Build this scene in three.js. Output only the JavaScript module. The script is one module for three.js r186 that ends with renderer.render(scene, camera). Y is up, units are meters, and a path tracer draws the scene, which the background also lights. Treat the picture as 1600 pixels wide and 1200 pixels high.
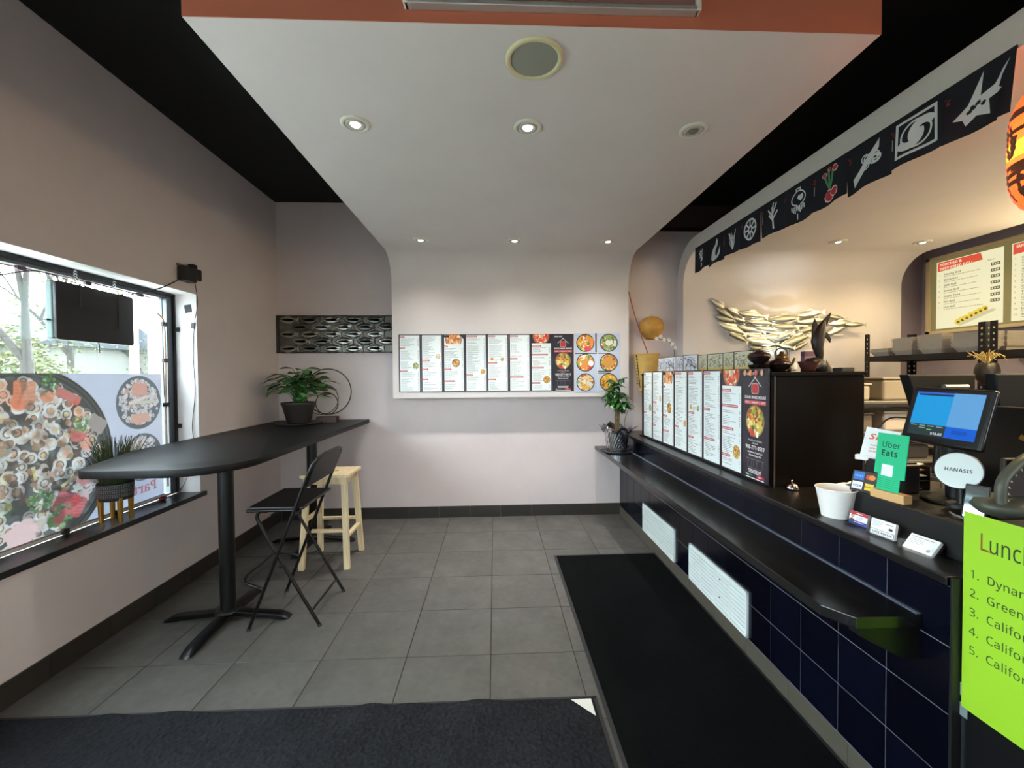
import * as THREE from 'three';
import { mergeGeometries, toCreasedNormals } from 'three/addons/utils/BufferGeometryUtils.js';
import { RoundedBoxGeometry } from 'three/addons/geometries/RoundedBoxGeometry.js';
import { RectAreaLightUniformsLib } from 'three/addons/lights/RectAreaLightUniformsLib.js';

// ---------------------------------------------------------------- camera, sky, exposure
const scene = new THREE.Scene();
const camera = new THREE.PerspectiveCamera(2 * Math.atan(600 / 660.6) * 180 / Math.PI, 4 / 3, 0.02, 300);
camera.position.set(0, 1.53, 0);
camera.rotation.set(-0.0205, -0.0402, -0.0075, 'YXZ');
scene.add(camera);
scene.background = new THREE.Color().setRGB(0.87, 0.94, 1.0);      // even overcast sky
scene.backgroundIntensity = 12;
RectAreaLightUniformsLib.init();
const renderer = new THREE.WebGLRenderer({ antialias: true });
renderer.toneMapping = THREE.LinearToneMapping;
renderer.toneMappingExposure = 1.82;
renderer.shadowMap.enabled = true;
const LAMP = { cool: [1.0, 0.97, 0.92], warm: [1.0, 0.76, 0.4], box: [1.0, 0.79, 0.45], down: 1.8, kitchen: 1.9, kitchenAdded: 11, boxPower: 4.2 };

// ---------------------------------------------------------------- helpers
let seed = 7;
const rnd = () => { seed = (seed * 1664525 + 1013904223) >>> 0; return seed / 4294967296; };
const rr = (a, b) => a + (b - a) * rnd();
const V = (x, y, z) => new THREE.Vector3(x, y, z);
const used = {};
function numbered(n) { const k = used[n] = (used[n] ?? -1) + 1; return k ? n + '_' + String(k).padStart(3, '0') : n; }
function sr(r, g, b) { return new THREE.Color().setRGB(r / 255, g / 255, b / 255, THREE.SRGBColorSpace); }
function M(color, o = {}) {
  const c = Array.isArray(color) ? sr(...color) : new THREE.Color(color);
  const { physical, ...rest } = o;
  const P = physical || 'transmission' in o || 'clearcoat' in o || 'sheen' in o || 'ior' in o;
  return new (P ? THREE.MeshPhysicalMaterial : THREE.MeshStandardMaterial)({ color: c, roughness: 0.6, metalness: 0, ...rest });
}
function tag(o, label, category, group, kind) {
  if (label) o.userData.label = label;
  if (category) o.userData.category = category;
  if (group) o.userData.group = group;
  if (kind) o.userData.kind = kind;
  return o;
}
function thing(name, label, category, pos = [0, 0, 0], turn = 0, group) {
  const g = new THREE.Group(); g.name = numbered(name); g.position.set(...pos); g.rotation.y = turn; scene.add(g);
  return tag(g, label, category, group);
}
function structure(name, label) { const g = new THREE.Group(); g.name = name; scene.add(g); return tag(g, label, null, null, 'structure'); }
function part(name, geo, mat, parent, label) {
  const m = new THREE.Mesh(Array.isArray(geo) ? merge(geo) : geo, mat); m.name = name; parent.add(m);
  if (label) m.userData.label = label;
  return m;
}
function solo(name, geo, mat, label, category, group) {
  const m = new THREE.Mesh(Array.isArray(geo) ? merge(geo) : geo, mat); m.name = numbered(name); scene.add(m);
  return tag(m, label, category, group);
}
function merge(list) {
  const l = list.map((g) => {
    const n = g.index ? g.toNonIndexed() : g;
    for (const k of Object.keys(n.attributes)) if (!['position', 'normal', 'uv'].includes(k)) n.deleteAttribute(k);
    n.morphAttributes = {}; n.clearGroups();
    return n;
  });
  return l.length === 1 ? l[0] : mergeGeometries(l);
}
// geometry makers: boxes by centre, by two corners, with eased edges
const bx = (w, h, d, x = 0, y = 0, z = 0) => new THREE.BoxGeometry(w, h, d).translate(x, y, z);
const b2 = (x0, y0, z0, x1, y1, z1) => bx(Math.abs(x1 - x0), Math.abs(y1 - y0), Math.abs(z1 - z0), (x0 + x1) / 2, (y0 + y1) / 2, (z0 + z1) / 2);
const rb = (w, h, d, r, x = 0, y = 0, z = 0, s = 1) => new RoundedBoxGeometry(w, h, d, s, r).translate(x, y, z);
const rb2 = (x0, y0, z0, x1, y1, z1, r = 0.004) => rb(Math.abs(x1 - x0), Math.abs(y1 - y0), Math.abs(z1 - z0), r, (x0 + x1) / 2, (y0 + y1) / 2, (z0 + z1) / 2);
const cyl = (r0, r1, h, x = 0, y = 0, z = 0, n = 24, open = false) => new THREE.CylinderGeometry(r0, r1, h, n, 1, open).translate(x, y, z);
const lathe = (pts, n = 32) => new THREE.LatheGeometry(pts.map(([a, b]) => new THREE.Vector2(a, b)), n);
const tube = (pts, r, seg = 24, n = 8, closed = false) => new THREE.TubeGeometry(pts.length === 2 ? new THREE.LineCurve3(V(...pts[0]), V(...pts[1])) : new THREE.CatmullRomCurve3(pts.map((p) => V(...p)), closed), pts.length === 2 ? 1 : seg, r, n, closed);
const ball = (r, x, y, z, n = 16) => new THREE.SphereGeometry(r, n, Math.max(6, n >> 1)).translate(x, y, z);
function rod(a, b, r, n = 10) {           // straight rod with closed ends
  const p = V(...a), q = V(...b), d = q.clone().sub(p), g = new THREE.CylinderGeometry(r, r, d.length(), n);
  g.applyQuaternion(new THREE.Quaternion().setFromUnitVectors(V(0, 1, 0), d.clone().normalize()));
  return g.translate((p.x + q.x) / 2, (p.y + q.y) / 2, (p.z + q.z) / 2);
}
function beam(a, b, w, t, up = [0, 0, 1]) {   // rectangular bar from a to b, t along up
  const p = V(...a), q = V(...b), y = q.clone().sub(p), L = y.length(); y.normalize();
  const x = new THREE.Vector3().crossVectors(y, V(...up)).normalize(), z = new THREE.Vector3().crossVectors(x, y);
  return new THREE.BoxGeometry(w, L, t).applyMatrix4(new THREE.Matrix4().makeBasis(x, y, z).setPosition((p.x + q.x) / 2, (p.y + q.y) / 2, (p.z + q.z) / 2));
}
function extrude(shape, depth, bevel = 0, curve = 16) {
  return new THREE.ExtrudeGeometry(shape, { depth, bevelEnabled: bevel > 0, bevelThickness: bevel, bevelSize: bevel, bevelOffset: -bevel, bevelSegments: 2, curveSegments: curve });
}
const poly = (pts) => new THREE.Shape(pts.map(([a, b]) => new THREE.Vector2(a, b)));
// camera-free use of the photograph: a pixel of the 1600 x 1200 frame gives a direction, a plane gives the distance
function onPlane(px, py, axis, value) {
  const d = V((px - 800) / 660.6, (600 - py) / 660.6, -1).applyEuler(new THREE.Euler(-0.0205, -0.0402, -0.0075, 'YXZ'));
  const t = (value - (axis === 'y' ? 1.53 : 0)) / d[axis];
  return V(0, 1.53, 0).addScaledVector(d, t);
}
// ---------------------------------------------------------------- textures
function canvasTex(w, h, draw, o = {}) {
  const c = document.createElement('canvas'); c.width = w; c.height = h;
  const x = c.getContext('2d'); draw(x, w, h);
  const t = new THREE.CanvasTexture(c); t.colorSpace = o.data ? THREE.NoColorSpace : THREE.SRGBColorSpace; t.anisotropy = 8;
  t.wrapS = t.wrapT = o.repeat ? THREE.RepeatWrapping : THREE.ClampToEdgeWrapping;
  return t;
}
function hash(x, y, s) { let h = (x * 374761393 + y * 668265263 + s * 1274126177) | 0; h = Math.imul(h ^ (h >>> 13), 1274126177); return ((h ^ (h >>> 16)) >>> 0) / 4294967296; }
function vnoise(x, y, n, s) {             // tiling value noise with n cells
  const i = Math.floor(x), j = Math.floor(y), f = x - i, g = y - j, u = f * f * (3 - 2 * f), v = g * g * (3 - 2 * g), w = (a) => ((a % n) + n) % n;
  const a = hash(w(i), w(j), s), b = hash(w(i + 1), w(j), s), c = hash(w(i), w(j + 1), s), d = hash(w(i + 1), w(j + 1), s);
  return a + (b - a) * u + (c - a) * v + (a - b - c + d) * u * v;
}
function fbm(u, v, n, oct, s) { let t = 0, a = 0.5, q = 0; for (let k = 0; k < oct; k++) { t += a * vnoise(u * n, v * n, n, s + k); q += a; a *= 0.55; n *= 2; } return t / q; }
function dataTex(size, fn, srgb = true) {   // fn(u, v) -> [r, g, b] 0..255
  const d = new Uint8Array(size * size * 4);
  for (let j = 0; j < size; j++) for (let i = 0; i < size; i++) {
    const c = fn(i / size, j / size), k = (j * size + i) * 4;
    for (let q = 0; q < 3; q++) d[k + q] = Math.max(0, Math.min(255, Array.isArray(c) ? c[q] : c));
    d[k + 3] = 255;
  }
  const t = new THREE.DataTexture(d, size, size); t.colorSpace = srgb ? THREE.SRGBColorSpace : THREE.NoColorSpace;
  t.magFilter = THREE.LinearFilter; t.minFilter = THREE.LinearMipmapLinearFilter; t.generateMipmaps = true; t.wrapS = t.wrapT = THREE.RepeatWrapping; t.needsUpdate = true;
  return t;
}
function worldUV(geo, s = 1) {            // uv in metres from the dominant face direction
  const g = geo.index ? geo.toNonIndexed() : geo, p = g.attributes.position, n = g.attributes.normal, uv = new Float32Array(p.count * 2);
  for (let i = 0; i < p.count; i++) {
    const a = Math.abs(n.getX(i)), b = Math.abs(n.getY(i)), c = Math.abs(n.getZ(i));
    const [u, v] = b >= a && b >= c ? [p.getX(i), p.getZ(i)] : a >= c ? [p.getZ(i), p.getY(i)] : [p.getX(i), p.getY(i)];
    uv[2 * i] = u * s; uv[2 * i + 1] = v * s;
  }
  g.setAttribute('uv', new THREE.BufferAttribute(uv, 2)); return g;
}
// ---------------------------------------------------------------- materials
const plasterBump = dataTex(256, (u, v) => 128 + 90 * (fbm(u, v, 48, 3, 3) - 0.5), false);
const plasterTone = (r, g, b) => dataTex(128, (u, v) => { const k = 1 + 0.035 * (fbm(u, v, 4, 4, 11) - 0.5); return [r * k, g * k, b * k]; });
const paint = (r, g, b) => M([255, 255, 255], { map: plasterTone(r, g, b), roughness: 0.78, bumpMap: plasterBump, bumpScale: 0.0006 });
const wallPaint = paint(212, 199, 197);
const canopyPaint = paint(215, 208, 205);
const lilacPaint = paint(168, 156, 164);
const orangePaint = paint(184, 106, 80);
const blackPaint = M([9, 9, 11], { roughness: 0.95 });
const blackGloss = M([16, 16, 18], { roughness: 0.28 });
const blackMetal = M([12, 12, 13], { roughness: 0.38, metalness: 0.2 });
const blackPlastic = M([20, 20, 22], { roughness: 0.45 });
const white = M([236, 236, 234], { roughness: 0.5 });
const paper = M([240, 240, 238], { roughness: 0.7 });
const chrome = M([200, 200, 205], { roughness: 0.18, metalness: 1 });
const brushed = M([170, 172, 175], { roughness: 0.35, metalness: 0.9 });
const tableTop = M([18, 17, 18], { physical: true, specularIntensity: 0.4, roughness: 0.48, bumpMap: dataTex(256, (u, v) => 255 * fbm(u * 1, v * 1, 96, 2, 21), false), bumpScale: 0.00015 });
const counterTop = M([17, 16, 17], { roughness: 0.3 });
const bronzeDark = M([36, 32, 30], { roughness: 0.4, metalness: 0.4 });
const hutchWood = M([255, 255, 255], { physical: true, specularIntensity: 0.15, roughness: 0.5, map: dataTex(256, (u, v) => { const g = fbm(u * 1, v * 0.5, 32, 3, 31) * 0.5 + 0.75; return [14 * g, 10 * g, 9 * g]; }) });
const gold = M([196, 150, 66], { roughness: 0.28, metalness: 0.9 });
const clearPlastic = M([255, 255, 255], { transmission: 1, thickness: 0, roughness: 0.05, ior: 1.45 });
// ---------------------------------------------------------------- the room shell
const XL = -2.29, ZB = -4.57, XR = 4.78, ZF = 1.0, YC = 3.364, T = 0.25, PZ = -4.42, CY = 2.76;
// floor: slab plus separate square tiles
const floor = structure('floor', 'grey brown square porcelain floor tiles with dark joints');
const groutMat = M([52, 48, 45], { roughness: 0.9 });
part('floor_slab', b2(XL - T, -0.2, ZB - T, XR + T, -0.0025, ZF + T), groutMat, floor);
const tileTex = [0, 1, 2].map((k) => dataTex(256, (u, v) => {
  const a = fbm(u, v, 3, 5, 40 + k * 9), b = fbm(u, v, 24, 3, 47 + k * 5), s = 0.86 + 0.28 * a + 0.14 * (b - 0.5);
  return [83 * s, 81 * s, 77 * s];
}));
const tileRough = dataTex(256, (u, v) => { const a = fbm(u, v, 6, 4, 71); return [0, 105 + 90 * a, 0]; }, false);
const tileMats = tileTex.map((t) => M([255, 255, 255], { map: t, roughness: 1, roughnessMap: tileRough, bumpMap: plasterBump, bumpScale: 0.0004 }));
const TS = 0.4572, TX0 = -0.035, TZ0 = -4.578;
const tileGeos = [0, 1, 2, 3].map((k) => {
  const g = rb(TS - 0.005, 0.012, TS - 0.005, 0.0015, 0, -0.0062, 0);
  const uv = worldUV(g, 1.5); const a = uv.attributes.uv; for (let i = 0; i < a.count; i++) a.setXY(i, a.getX(i) + k * 0.37, a.getY(i) + k * 0.61);
  return uv;
});
for (let i = -5; i <= 10; i++) for (let j = 0; j < 13; j++) {
  let x0 = TX0 + i * TS, x1 = x0 + TS, z0 = TZ0 + j * TS, z1 = z0 + TS;
  if (x0 > 1.36) continue;                                             // behind the counter the floor is plain
  x0 = Math.max(x0, XL); x1 = Math.min(x1, 1.37); z0 = Math.max(z0, ZB); z1 = Math.min(z1, ZF);
  if (x1 - x0 < 0.02 || z1 - z0 < 0.02) continue;
  const m = part('tile', tileGeos[(rnd() * 4) | 0], tileMats[(rnd() * 3) | 0], floor);
  m.scale.set((x1 - x0) / TS, 1, (z1 - z0) / TS); m.position.set((x0 + x1) / 2, 0, (z0 + z1) / 2);
}
part('kitchen_floor', b2(1.4, -0.0025, ZB, XR, 0, ZF), M([88, 62, 52], { roughness: 0.7 }), floor);

// left wall with the window opening
const WZ0 = -3.36, WZ1 = 0.4, WY0 = 0.645, WY1 = 2.172;
const wallLeft = structure('wall_left', 'warm grey painted plaster wall around the street window');
part('plaster', [b2(XL - T, 0, ZB - T, XL, YC, WZ0), b2(XL - T, 0, WZ1, XL, YC, ZF), b2(XL - T, 0, WZ0, XL, WY0 - 0.03, WZ1), b2(XL - T, WY1, WZ0, XL, YC, WZ1)].map((g) => worldUV(g)), wallPaint, wallLeft);
// back wall
const wallBack = structure('wall_back', 'pale pinkish grey plaster wall behind the menus');
part('plaster', worldUV(b2(XL - T, 0, ZB - T, XR + T, YC, ZB)), wallPaint, wallBack);
for (const [x0, x1] of [[1.44, 2.0], [2.004, 2.6], [2.604, 3.2]]) part('panel', b2(x0, 3.12, ZB, x1, YC, ZB + 0.018), M([78, 66, 64], { roughness: 0.6 }), wallBack, 'upper wall sheet coloured dark for its shade');  // dark sheets put the shade of the unlit upper wall into colour
part('seam_strip', b2(1.44, 3.085, ZB, 3.2, 3.115, ZB + 0.03), M([30, 24, 24], { roughness: 0.5 }), wallBack, 'dark strip drawing the wall seam');  // dark line for the seam in that unlit wall
// right kitchen wall
const wallRight = structure('wall_right', 'lilac grey kitchen wall behind the lit menus');
part('plaster', worldUV(b2(XR, 0, ZB - T, XR + T, YC, ZF + T)), lilacPaint, wallRight);
part('return_panel', worldUV(b2(4.4, 0, ZB, XR, YC, ZB + 0.01)), lilacPaint, wallRight);
// front wall behind the photographer: shop window, glass door, shop window
const wallFront = structure('wall_front', 'shopfront wall with glass door and windows');
const FO = [[-1.9, -1.55, 0.9, 2.1], [-0.45, 0.25, 0.9, 2.1], [2.6, 3.4, 1.0, 2.2]];
const fr = [];
fr.push(b2(XL - T, 2.35, ZF, XR + T, YC, ZF + T));
fr.push(b2(XL - T, 0, ZF, FO[0][0], 2.35, ZF + T), b2(FO[0][1], 0, ZF, FO[1][0], 2.35, ZF + T), b2(FO[1][1], 0, ZF, FO[2][0], 2.35, ZF + T), b2(FO[2][1], 0, ZF, XR + T, 2.35, ZF + T));
for (const [x0, x1, y0, y1] of FO) { fr.push(b2(x0, 0, ZF, x1, y0, ZF + T)); if (y1 < 2.35) fr.push(b2(x0, y1, ZF, x1, 2.35, ZF + T)); }
part('plaster', fr.map((g) => worldUV(g)), wallPaint, wallFront);
const alu = M([92, 98, 104], { roughness: 0.4, metalness: 0.5 });
const aluDark = M([40, 41, 46], { roughness: 0.45, metalness: 0.4 });
const pane = M([244, 250, 250], { transmission: 1, thickness: 0, roughness: 0, ior: 1.5 });
FO.forEach(([x0, x1, y0, y1], k) => {
  const g = structure(k === 1 ? 'door_1' : 'window_' + (k === 0 ? 2 : 3), k === 1 ? 'glass shop door behind the photographer' : 'shopfront window with dark metal frame');
  const f = 0.05, z0 = ZF + 0.1, z1 = ZF + 0.15;
  part('frame', [b2(x0, y0, z0, x0 + f, y1, z1), b2(x1 - f, y0, z0, x1, y1, z1), b2(x0 + f, y0, z0, x1 - f, y0 + f, z1), b2(x0 + f, y1 - f, z0, x1 - f, y1, z1)], aluDark, g);
  part('pane', b2(x0 + f, y0 + f, z0 + 0.02, x1 - f, y1 - f, z0 + 0.026), pane, g);
});
// black open ceiling
const ceiling = structure('ceiling', 'matt black painted ceiling');
part('slab', b2(XL - T, YC, ZB - T, XR + T, YC + 0.2, ZF + T), blackPaint, ceiling);
solo('ceiling_cable', tube([[-1.34, 3.352, -1.75], [-1.52, 3.33, -1.62], [-1.62, 3.3, -1.85], [-1.6, 3.32, -2.05], [-1.48, 3.35, -2.1]], 0.005, 30, 6), M([40, 38, 38]), 'thin black cable looping under the black ceiling', 'cable');

// curved plaster canopies: ceiling sheet that bends down into a wall panel
function canopyShape(zFront, yLow, r, th) {
  const s = new THREE.Shape(), a = -zFront, b = -PZ, o = -ZB;
  s.moveTo(a, CY); s.lineTo(b - r, CY); s.absarc(b - r, CY - r, r, Math.PI / 2, 0, true); s.lineTo(b, yLow); s.lineTo(o - 0.001, yLow);
  s.lineTo(o - 0.001, CY + th - r - 0.1); s.absarc(o - 0.001 - r - 0.1, CY + th - r - 0.1, r + 0.1, 0, Math.PI / 2, false); s.lineTo(a, CY + th); s.closePath();
  return s;
}
function canopy(name, label, x0, x1, zFront, yLow, r) {
  const g = structure(name, label);
  const e = toCreasedNormals(extrude(canopyShape(zFront, yLow, r, 0.14), x1 - x0, 0, 40).rotateY(Math.PI / 2).translate(x0, 0, 0), 0.5);
  part('curved_sheet', worldUV(e), canopyPaint, g);
  return g;
}
const canopy1 = canopy('ceiling_canopy', 'white suspended canopy curving down into the menu panel', -1.055, 1.415, -1.51, 1.3, 0.28);
part('fascia', worldUV(b2(-1.055, CY + 0.001, -1.63, 1.415, YC, -1.507)), orangePaint, canopy1, 'orange painted fascia');
canopy('ceiling_canopy_001', 'white suspended canopy curving down behind the kitchen counter', 2.0, 4.4, 0.6, 0.9, 0.3);

// baseboards made of cut tiles
const baseMats = [[46, 42, 38], [53, 48, 43], [49, 44, 40]].map((c) => M(c, { roughness: 0.45, bumpMap: plasterBump, bumpScale: 0.0004 }));
const bbBack = structure('baseboard_back', 'dark brown tile baseboard along the back wall');
for (let x = XL + 0.012; x < 1.35; x += 0.333) part('tile', rb2(x, 0, ZB, Math.min(x + 0.331, 1.36), 0.122, ZB + 0.011, 0.002), baseMats[(rnd() * 3) | 0], bbBack);
const bbLeft = structure('baseboard_left', 'dark brown tile baseboard under the window');
for (let z = ZB + 0.012; z < ZF; z += 0.333) part('tile', rb2(XL, 0, z, XL + 0.011, 0.122, Math.min(z + 0.331, ZF), 0.002), baseMats[(rnd() * 3) | 0], bbLeft);

// ---------------------------------------------------------------- left window
const XG = -2.475;
const win = structure('window_1', 'street window with grey metal frame');
const FZ = -3.36;
part('frame', [b2(XG - 0.05, WY0, FZ, XG + 0.03, WY1, FZ + 0.02), b2(XG - 0.05, WY1 - 0.028, FZ, XG + 0.03, WY1, WZ1), b2(XG - 0.05, WY0, WZ1 - 0.06, XG + 0.03, WY1, WZ1)], aluDark, win, 'dark outer frame');
part('stile', b2(XG - 0.04, WY0, FZ + 0.02, XG + 0.015, WY1 - 0.028, FZ + 0.075), alu, win, 'grey metal stile');
part('top_rail', b2(XG - 0.04, WY1 - 0.05, FZ + 0.075, XG + 0.01, WY1 - 0.028, WZ1 - 0.06), alu, win);
part('bottom_rail', b2(XG - 0.04, WY0, FZ + 0.075, XG + 0.02, WY0 + 0.02, WZ1 - 0.06), M([205, 212, 212], { roughness: 0.4 }), win, 'pale bottom rail');
part('pane', b2(XG - 0.018, WY0 + 0.02, FZ + 0.075, XG - 0.012, WY1 - 0.05, WZ1 - 0.06), pane, win);
part('reveal', [worldUV(b2(XG + 0.03, WY0, WZ0 - 0.001, XL, WY1, WZ0 + 0.004)), worldUV(b2(XG + 0.03, WY1 - 0.004, WZ0, XL, WY1 + 0.001, WZ1))], M([236, 232, 232], { roughness: 0.6 }), win, 'white painted reveal');
const sill = structure('trim_1', 'black window sill board');
part('board', rb2(XG + 0.02, WY0 - 0.035, -3.395, -2.262, WY0, WZ1 + 0.03, 0.004), M([30, 30, 32], { roughness: 0.3 }), sill);

// ---------------------------------------------------------------- counter
const CX = 1.36, CZ1 = -1.2, CH = 0.915;
const counter = thing('service_counter', 'long service counter clad in dark navy tiles with black top', 'counter', [0, 0, 0]);
const groutDark = M([128, 134, 148], { roughness: 0.85 });
part('core', b2(CX + 0.0025, 0, ZB, 2.05, CH - 0.03, CZ1), groutDark, counter);
part('worktop', rb2(CX - 0.012, CH - 0.028, ZB, 2.08, CH, CZ1 - 0.002, 0.005), counterTop, counter, 'black worktop');
const navy = [[7, 9, 20], [6, 7, 16], [9, 11, 24]].map((c) => M(c, { physical: true, specularIntensity: 0.6, roughness: 0.18, bumpMap: plasterBump, bumpScale: 0.0003 }));
const PT = 0.2068, navyGeo = {};
for (let r = 0; r < 4; r++) for (let k = -1; k < 16; k++) {
  const y0 = 0.0805 + r * PT, y1 = Math.min(y0 + PT, CH - 0.03), z1 = Math.min(-1.407 - (k - 1) * PT - PT, CZ1), z0 = Math.max(-1.407 - k * PT - PT, ZB);
  if (z1 - z0 < 0.02 || k < 0 && z1 <= z0) continue;
  const yb = r === 0 ? 0.092 : y0;
  const key = (y1 - yb).toFixed(3) + (z1 - z0).toFixed(3);
  navyGeo[key] ??= rb(0.008, y1 - yb - 0.0032, z1 - z0 - 0.0032, 0.001);
  part('tile', navyGeo[key], navy[(rnd() * 3) | 0], counter).position.set(CX + 0.004, (yb + y1) / 2, (z0 + z1) / 2);
}
for (let z = ZB + 0.015; z < CZ1; z += 0.333) part('base_tile', rb2(CX - 0.004, 0, z, CX + 0.006, 0.09, Math.min(z + 0.331, CZ1), 0.002), M([84, 80, 70], { roughness: 0.5 }), counter);
part('end_post', rb2(CX - 0.004, 0, CZ1, 1.4, CH, CZ1 + 0.009, 0.003), blackPlastic, counter);
// drinks ledge
const LX = 1.085, LH = 0.75;
const ledge = thing('counter_ledge', 'black drinks ledge projecting from the tiled counter', 'ledge', [0, 0, 0]);
{
  const s = poly([[CX, -ZB], [LX, -ZB], [LX, 1.36], [LX + 0.055, 1.28], [CX, 1.28]]);
  part('board', extrude(s, 0.032, 0.003).rotateX(-Math.PI / 2).translate(0, LH - 0.032, 0), M([14, 14, 15], { roughness: 0.22 }), ledge);
  part('trim_strip', b2(CX - 0.012, LH, ZB, CX, LH + 0.006, -1.29), M([120, 130, 148], { roughness: 0.35, metalness: 0.4 }), ledge, 'grey metal edging');
  for (const z of [-1.33, -2.3, -3.3, -4.3]) part('bracket', [extrude(poly([[0, 0], [-0.2, 0], [-0.2, -0.03], [-0.05, -0.11], [0, -0.11]]), 0.04).translate(CX - 0.001, LH - 0.033, z)], blackMetal, ledge);
}
for (const [za, zb, lb] of [[-3.817, -3.134, 'white slotted heater grille set under the ledge by the back wall'], [-2.887, -2.206, 'white slotted heater grille with two screw heads, nearer the counter end']]) {
  const g = thing('heater_grille', lb, 'grille', [CX, 0.098, zb], Math.PI / 2 * -1);
  const w = zb - za, h = 0.25, wm = M([228, 236, 234], { roughness: 0.5 });
  // local x runs along -z, local z faces the room (-x)
  part('backing', b2(-w, 0, 0, 0, h, 0.006), M([196, 206, 206], { roughness: 0.6 }), g);
  part('frame', [b2(-w, 0, 0.006, 0, 0.012, 0.014), b2(-w, h - 0.012, 0.006, 0, h, 0.014), b2(-w, 0, 0.006, -w + 0.012, h, 0.014), b2(-0.012, 0, 0.006, 0, h, 0.014)], wm, g);
  for (let k = 1; k < 4; k++) part('divider', b2(-w * k / 4 - 0.004, 0.012, 0.006, -w * k / 4 + 0.004, h - 0.012, 0.013), wm, g);
  for (let c = 0; c < 4; c++) for (let k = 0; k < 9; k++) { const y = 0.024 + k * 0.0245, x0 = -w * (c + 1) / 4 + 0.006; part('slat', b2(x0, y, 0.006, x0 + w / 4 - 0.012, y + 0.018, 0.0115), wm, g); }
  g.rotation.y = -Math.PI / 2;
  if (za > -3) for (const y of [0.19, 0.08]) part('screw', cyl(0.004, 0.004, 0.004).rotateX(Math.PI / 2).translate(-w * 0.4, y, 0.0145), M([60, 60, 60]), g);
}
// hutch on the counter that carries the menus
const hutch = thing('counter_hutch', 'dark brown wooden cabinet standing on the counter behind the menus', 'cabinet', [0, CH, 0]);
part('body', [rb2(1.478, 0, -4.2, 2.0, 0.6, -2.21, 0.004)], hutchWood, hutch);
part('top_board', rb2(1.473, 0.6, -4.2, 2.01, 0.622, -2.2, 0.004), hutchWood, hutch);
part('edge_strip', b2(1.496, 0, -2.21, 1.502, 0.6, -2.205), M([70, 58, 48], { roughness: 0.4 }), hutch, 'thin pale edge strip');
part('menu_rail', b2(1.455, 0, -4.2, 1.478, 0.011, -2.21), blackMetal, hutch);
// till stand and side cabinet
const till = thing('till_stand', 'low black raised shelf on the counter end under the till', 'stand', [0, CH, 0]);
part('front_board', rb2(1.5, 0, -1.72, 1.52, 0.12, -1.2, 0.003), blackPlastic, till);
part('shelf', rb2(1.52, 0.1, -1.72, 2.2, 0.12, -1.2, 0.003), blackPlastic, till);
part('side_board', b2(1.52, 0, -1.72, 2.2, 0.1, -1.7), blackPlastic, till);
const side = thing('side_cabinet', 'tall black cabinet carrying the bright green lunch poster', 'cabinet', [0, 0, 0]);
part('body', rb2(1.39, 0, CZ1 + 0.012, 2.1, 1.09, 0.3, 0.004), M([14, 14, 16], { roughness: 0.35 }), side);
part('corner_trim', b2(1.385, 0, CZ1 + 0.011, 1.39, 1.09, CZ1 + 0.02), M([50, 54, 58], { roughness: 0.4, metalness: 0.5 }), side);
// ---------------------------------------------------------------- printed matter
const rgbs = (c) => `rgb(${c[0]},${c[1]},${c[2]})`;
const pick = (a) => a[(rnd() * a.length) | 0];
function blob(x, cx, cy, r, col, n = 9, j = 0.25) {
  x.fillStyle = col; x.beginPath();
  for (let k = 0; k <= n; k++) { const a = k / n * 6.283, q = r * (1 + j * (rnd() - 0.5)); x.lineTo(cx + Math.cos(a) * q, cy + Math.sin(a) * q); }
  x.fill();
}
function roll(x, cx, cy, r) {                // maki seen from above
  blob(x, cx, cy, r, pick(['#e9e7e6', '#dfe0df', '#f2efec']), 12, 0.12);
  blob(x, cx, cy, r * 0.62, pick(['#3f4a3c', '#6b6455', '#cfc9bf']), 10, 0.1);
  blob(x, cx, cy, r * 0.46, pick(['#f0eeea', '#e3b79c', '#d8c99c', '#c98f75']), 8, 0.2);
}
function tuft(x, cx, cy, r) { for (let k = 0; k < 26; k++) { const a = rnd() * 6.283, q = r * Math.sqrt(rnd()); blob(x, cx + Math.cos(a) * q, cy + Math.sin(a) * q, r * 0.2, pick(['#4f9a45', '#3f8538', '#7ab565', '#2f6b2c']), 6, 0.6); } }
function platter(x, cx, cy, r) {
  x.save(); x.beginPath(); x.ellipse(cx, cy, r, r, 0, 0, 6.284); x.fillStyle = '#39403f'; x.fill(); x.clip();
  for (let k = 0; k < 5; k++) { x.strokeStyle = k % 2 ? '#59605f' : '#2c3231'; x.lineWidth = r * 0.012; x.beginPath(); x.arc(cx, cy, r * (0.99 - k * 0.025), 0, 6.284); x.stroke(); }
  for (let k = 0; k < 240; k++) { const a = rnd() * 6.283, q = r * 0.86 * Math.sqrt(rnd()); roll(x, cx + Math.cos(a) * q, cy + Math.sin(a) * q, r * rr(0.05, 0.078)); }
  for (let k = 0; k < 90; k++) { const a = rnd() * 6.283, q = r * 0.62 * Math.sqrt(rnd()); blob(x, cx + Math.cos(a) * q, cy + Math.sin(a) * q, r * rr(0.02, 0.045), pick(['#5b4638', '#8c6a52', '#3f3a36', '#b98d6d']), 7, 0.6); }
  for (let k = 0; k < 16; k++) { const a = rnd() * 6.283, q = r * rr(0.55, 0.85); blob(x, cx + Math.cos(a) * q, cy + Math.sin(a) * q, r * rr(0.06, 0.1), pick(['#f0e6e4', '#e8d3d2', '#d95b58', '#e98a5f']), 8, 0.5); }
  x.restore();
}
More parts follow.
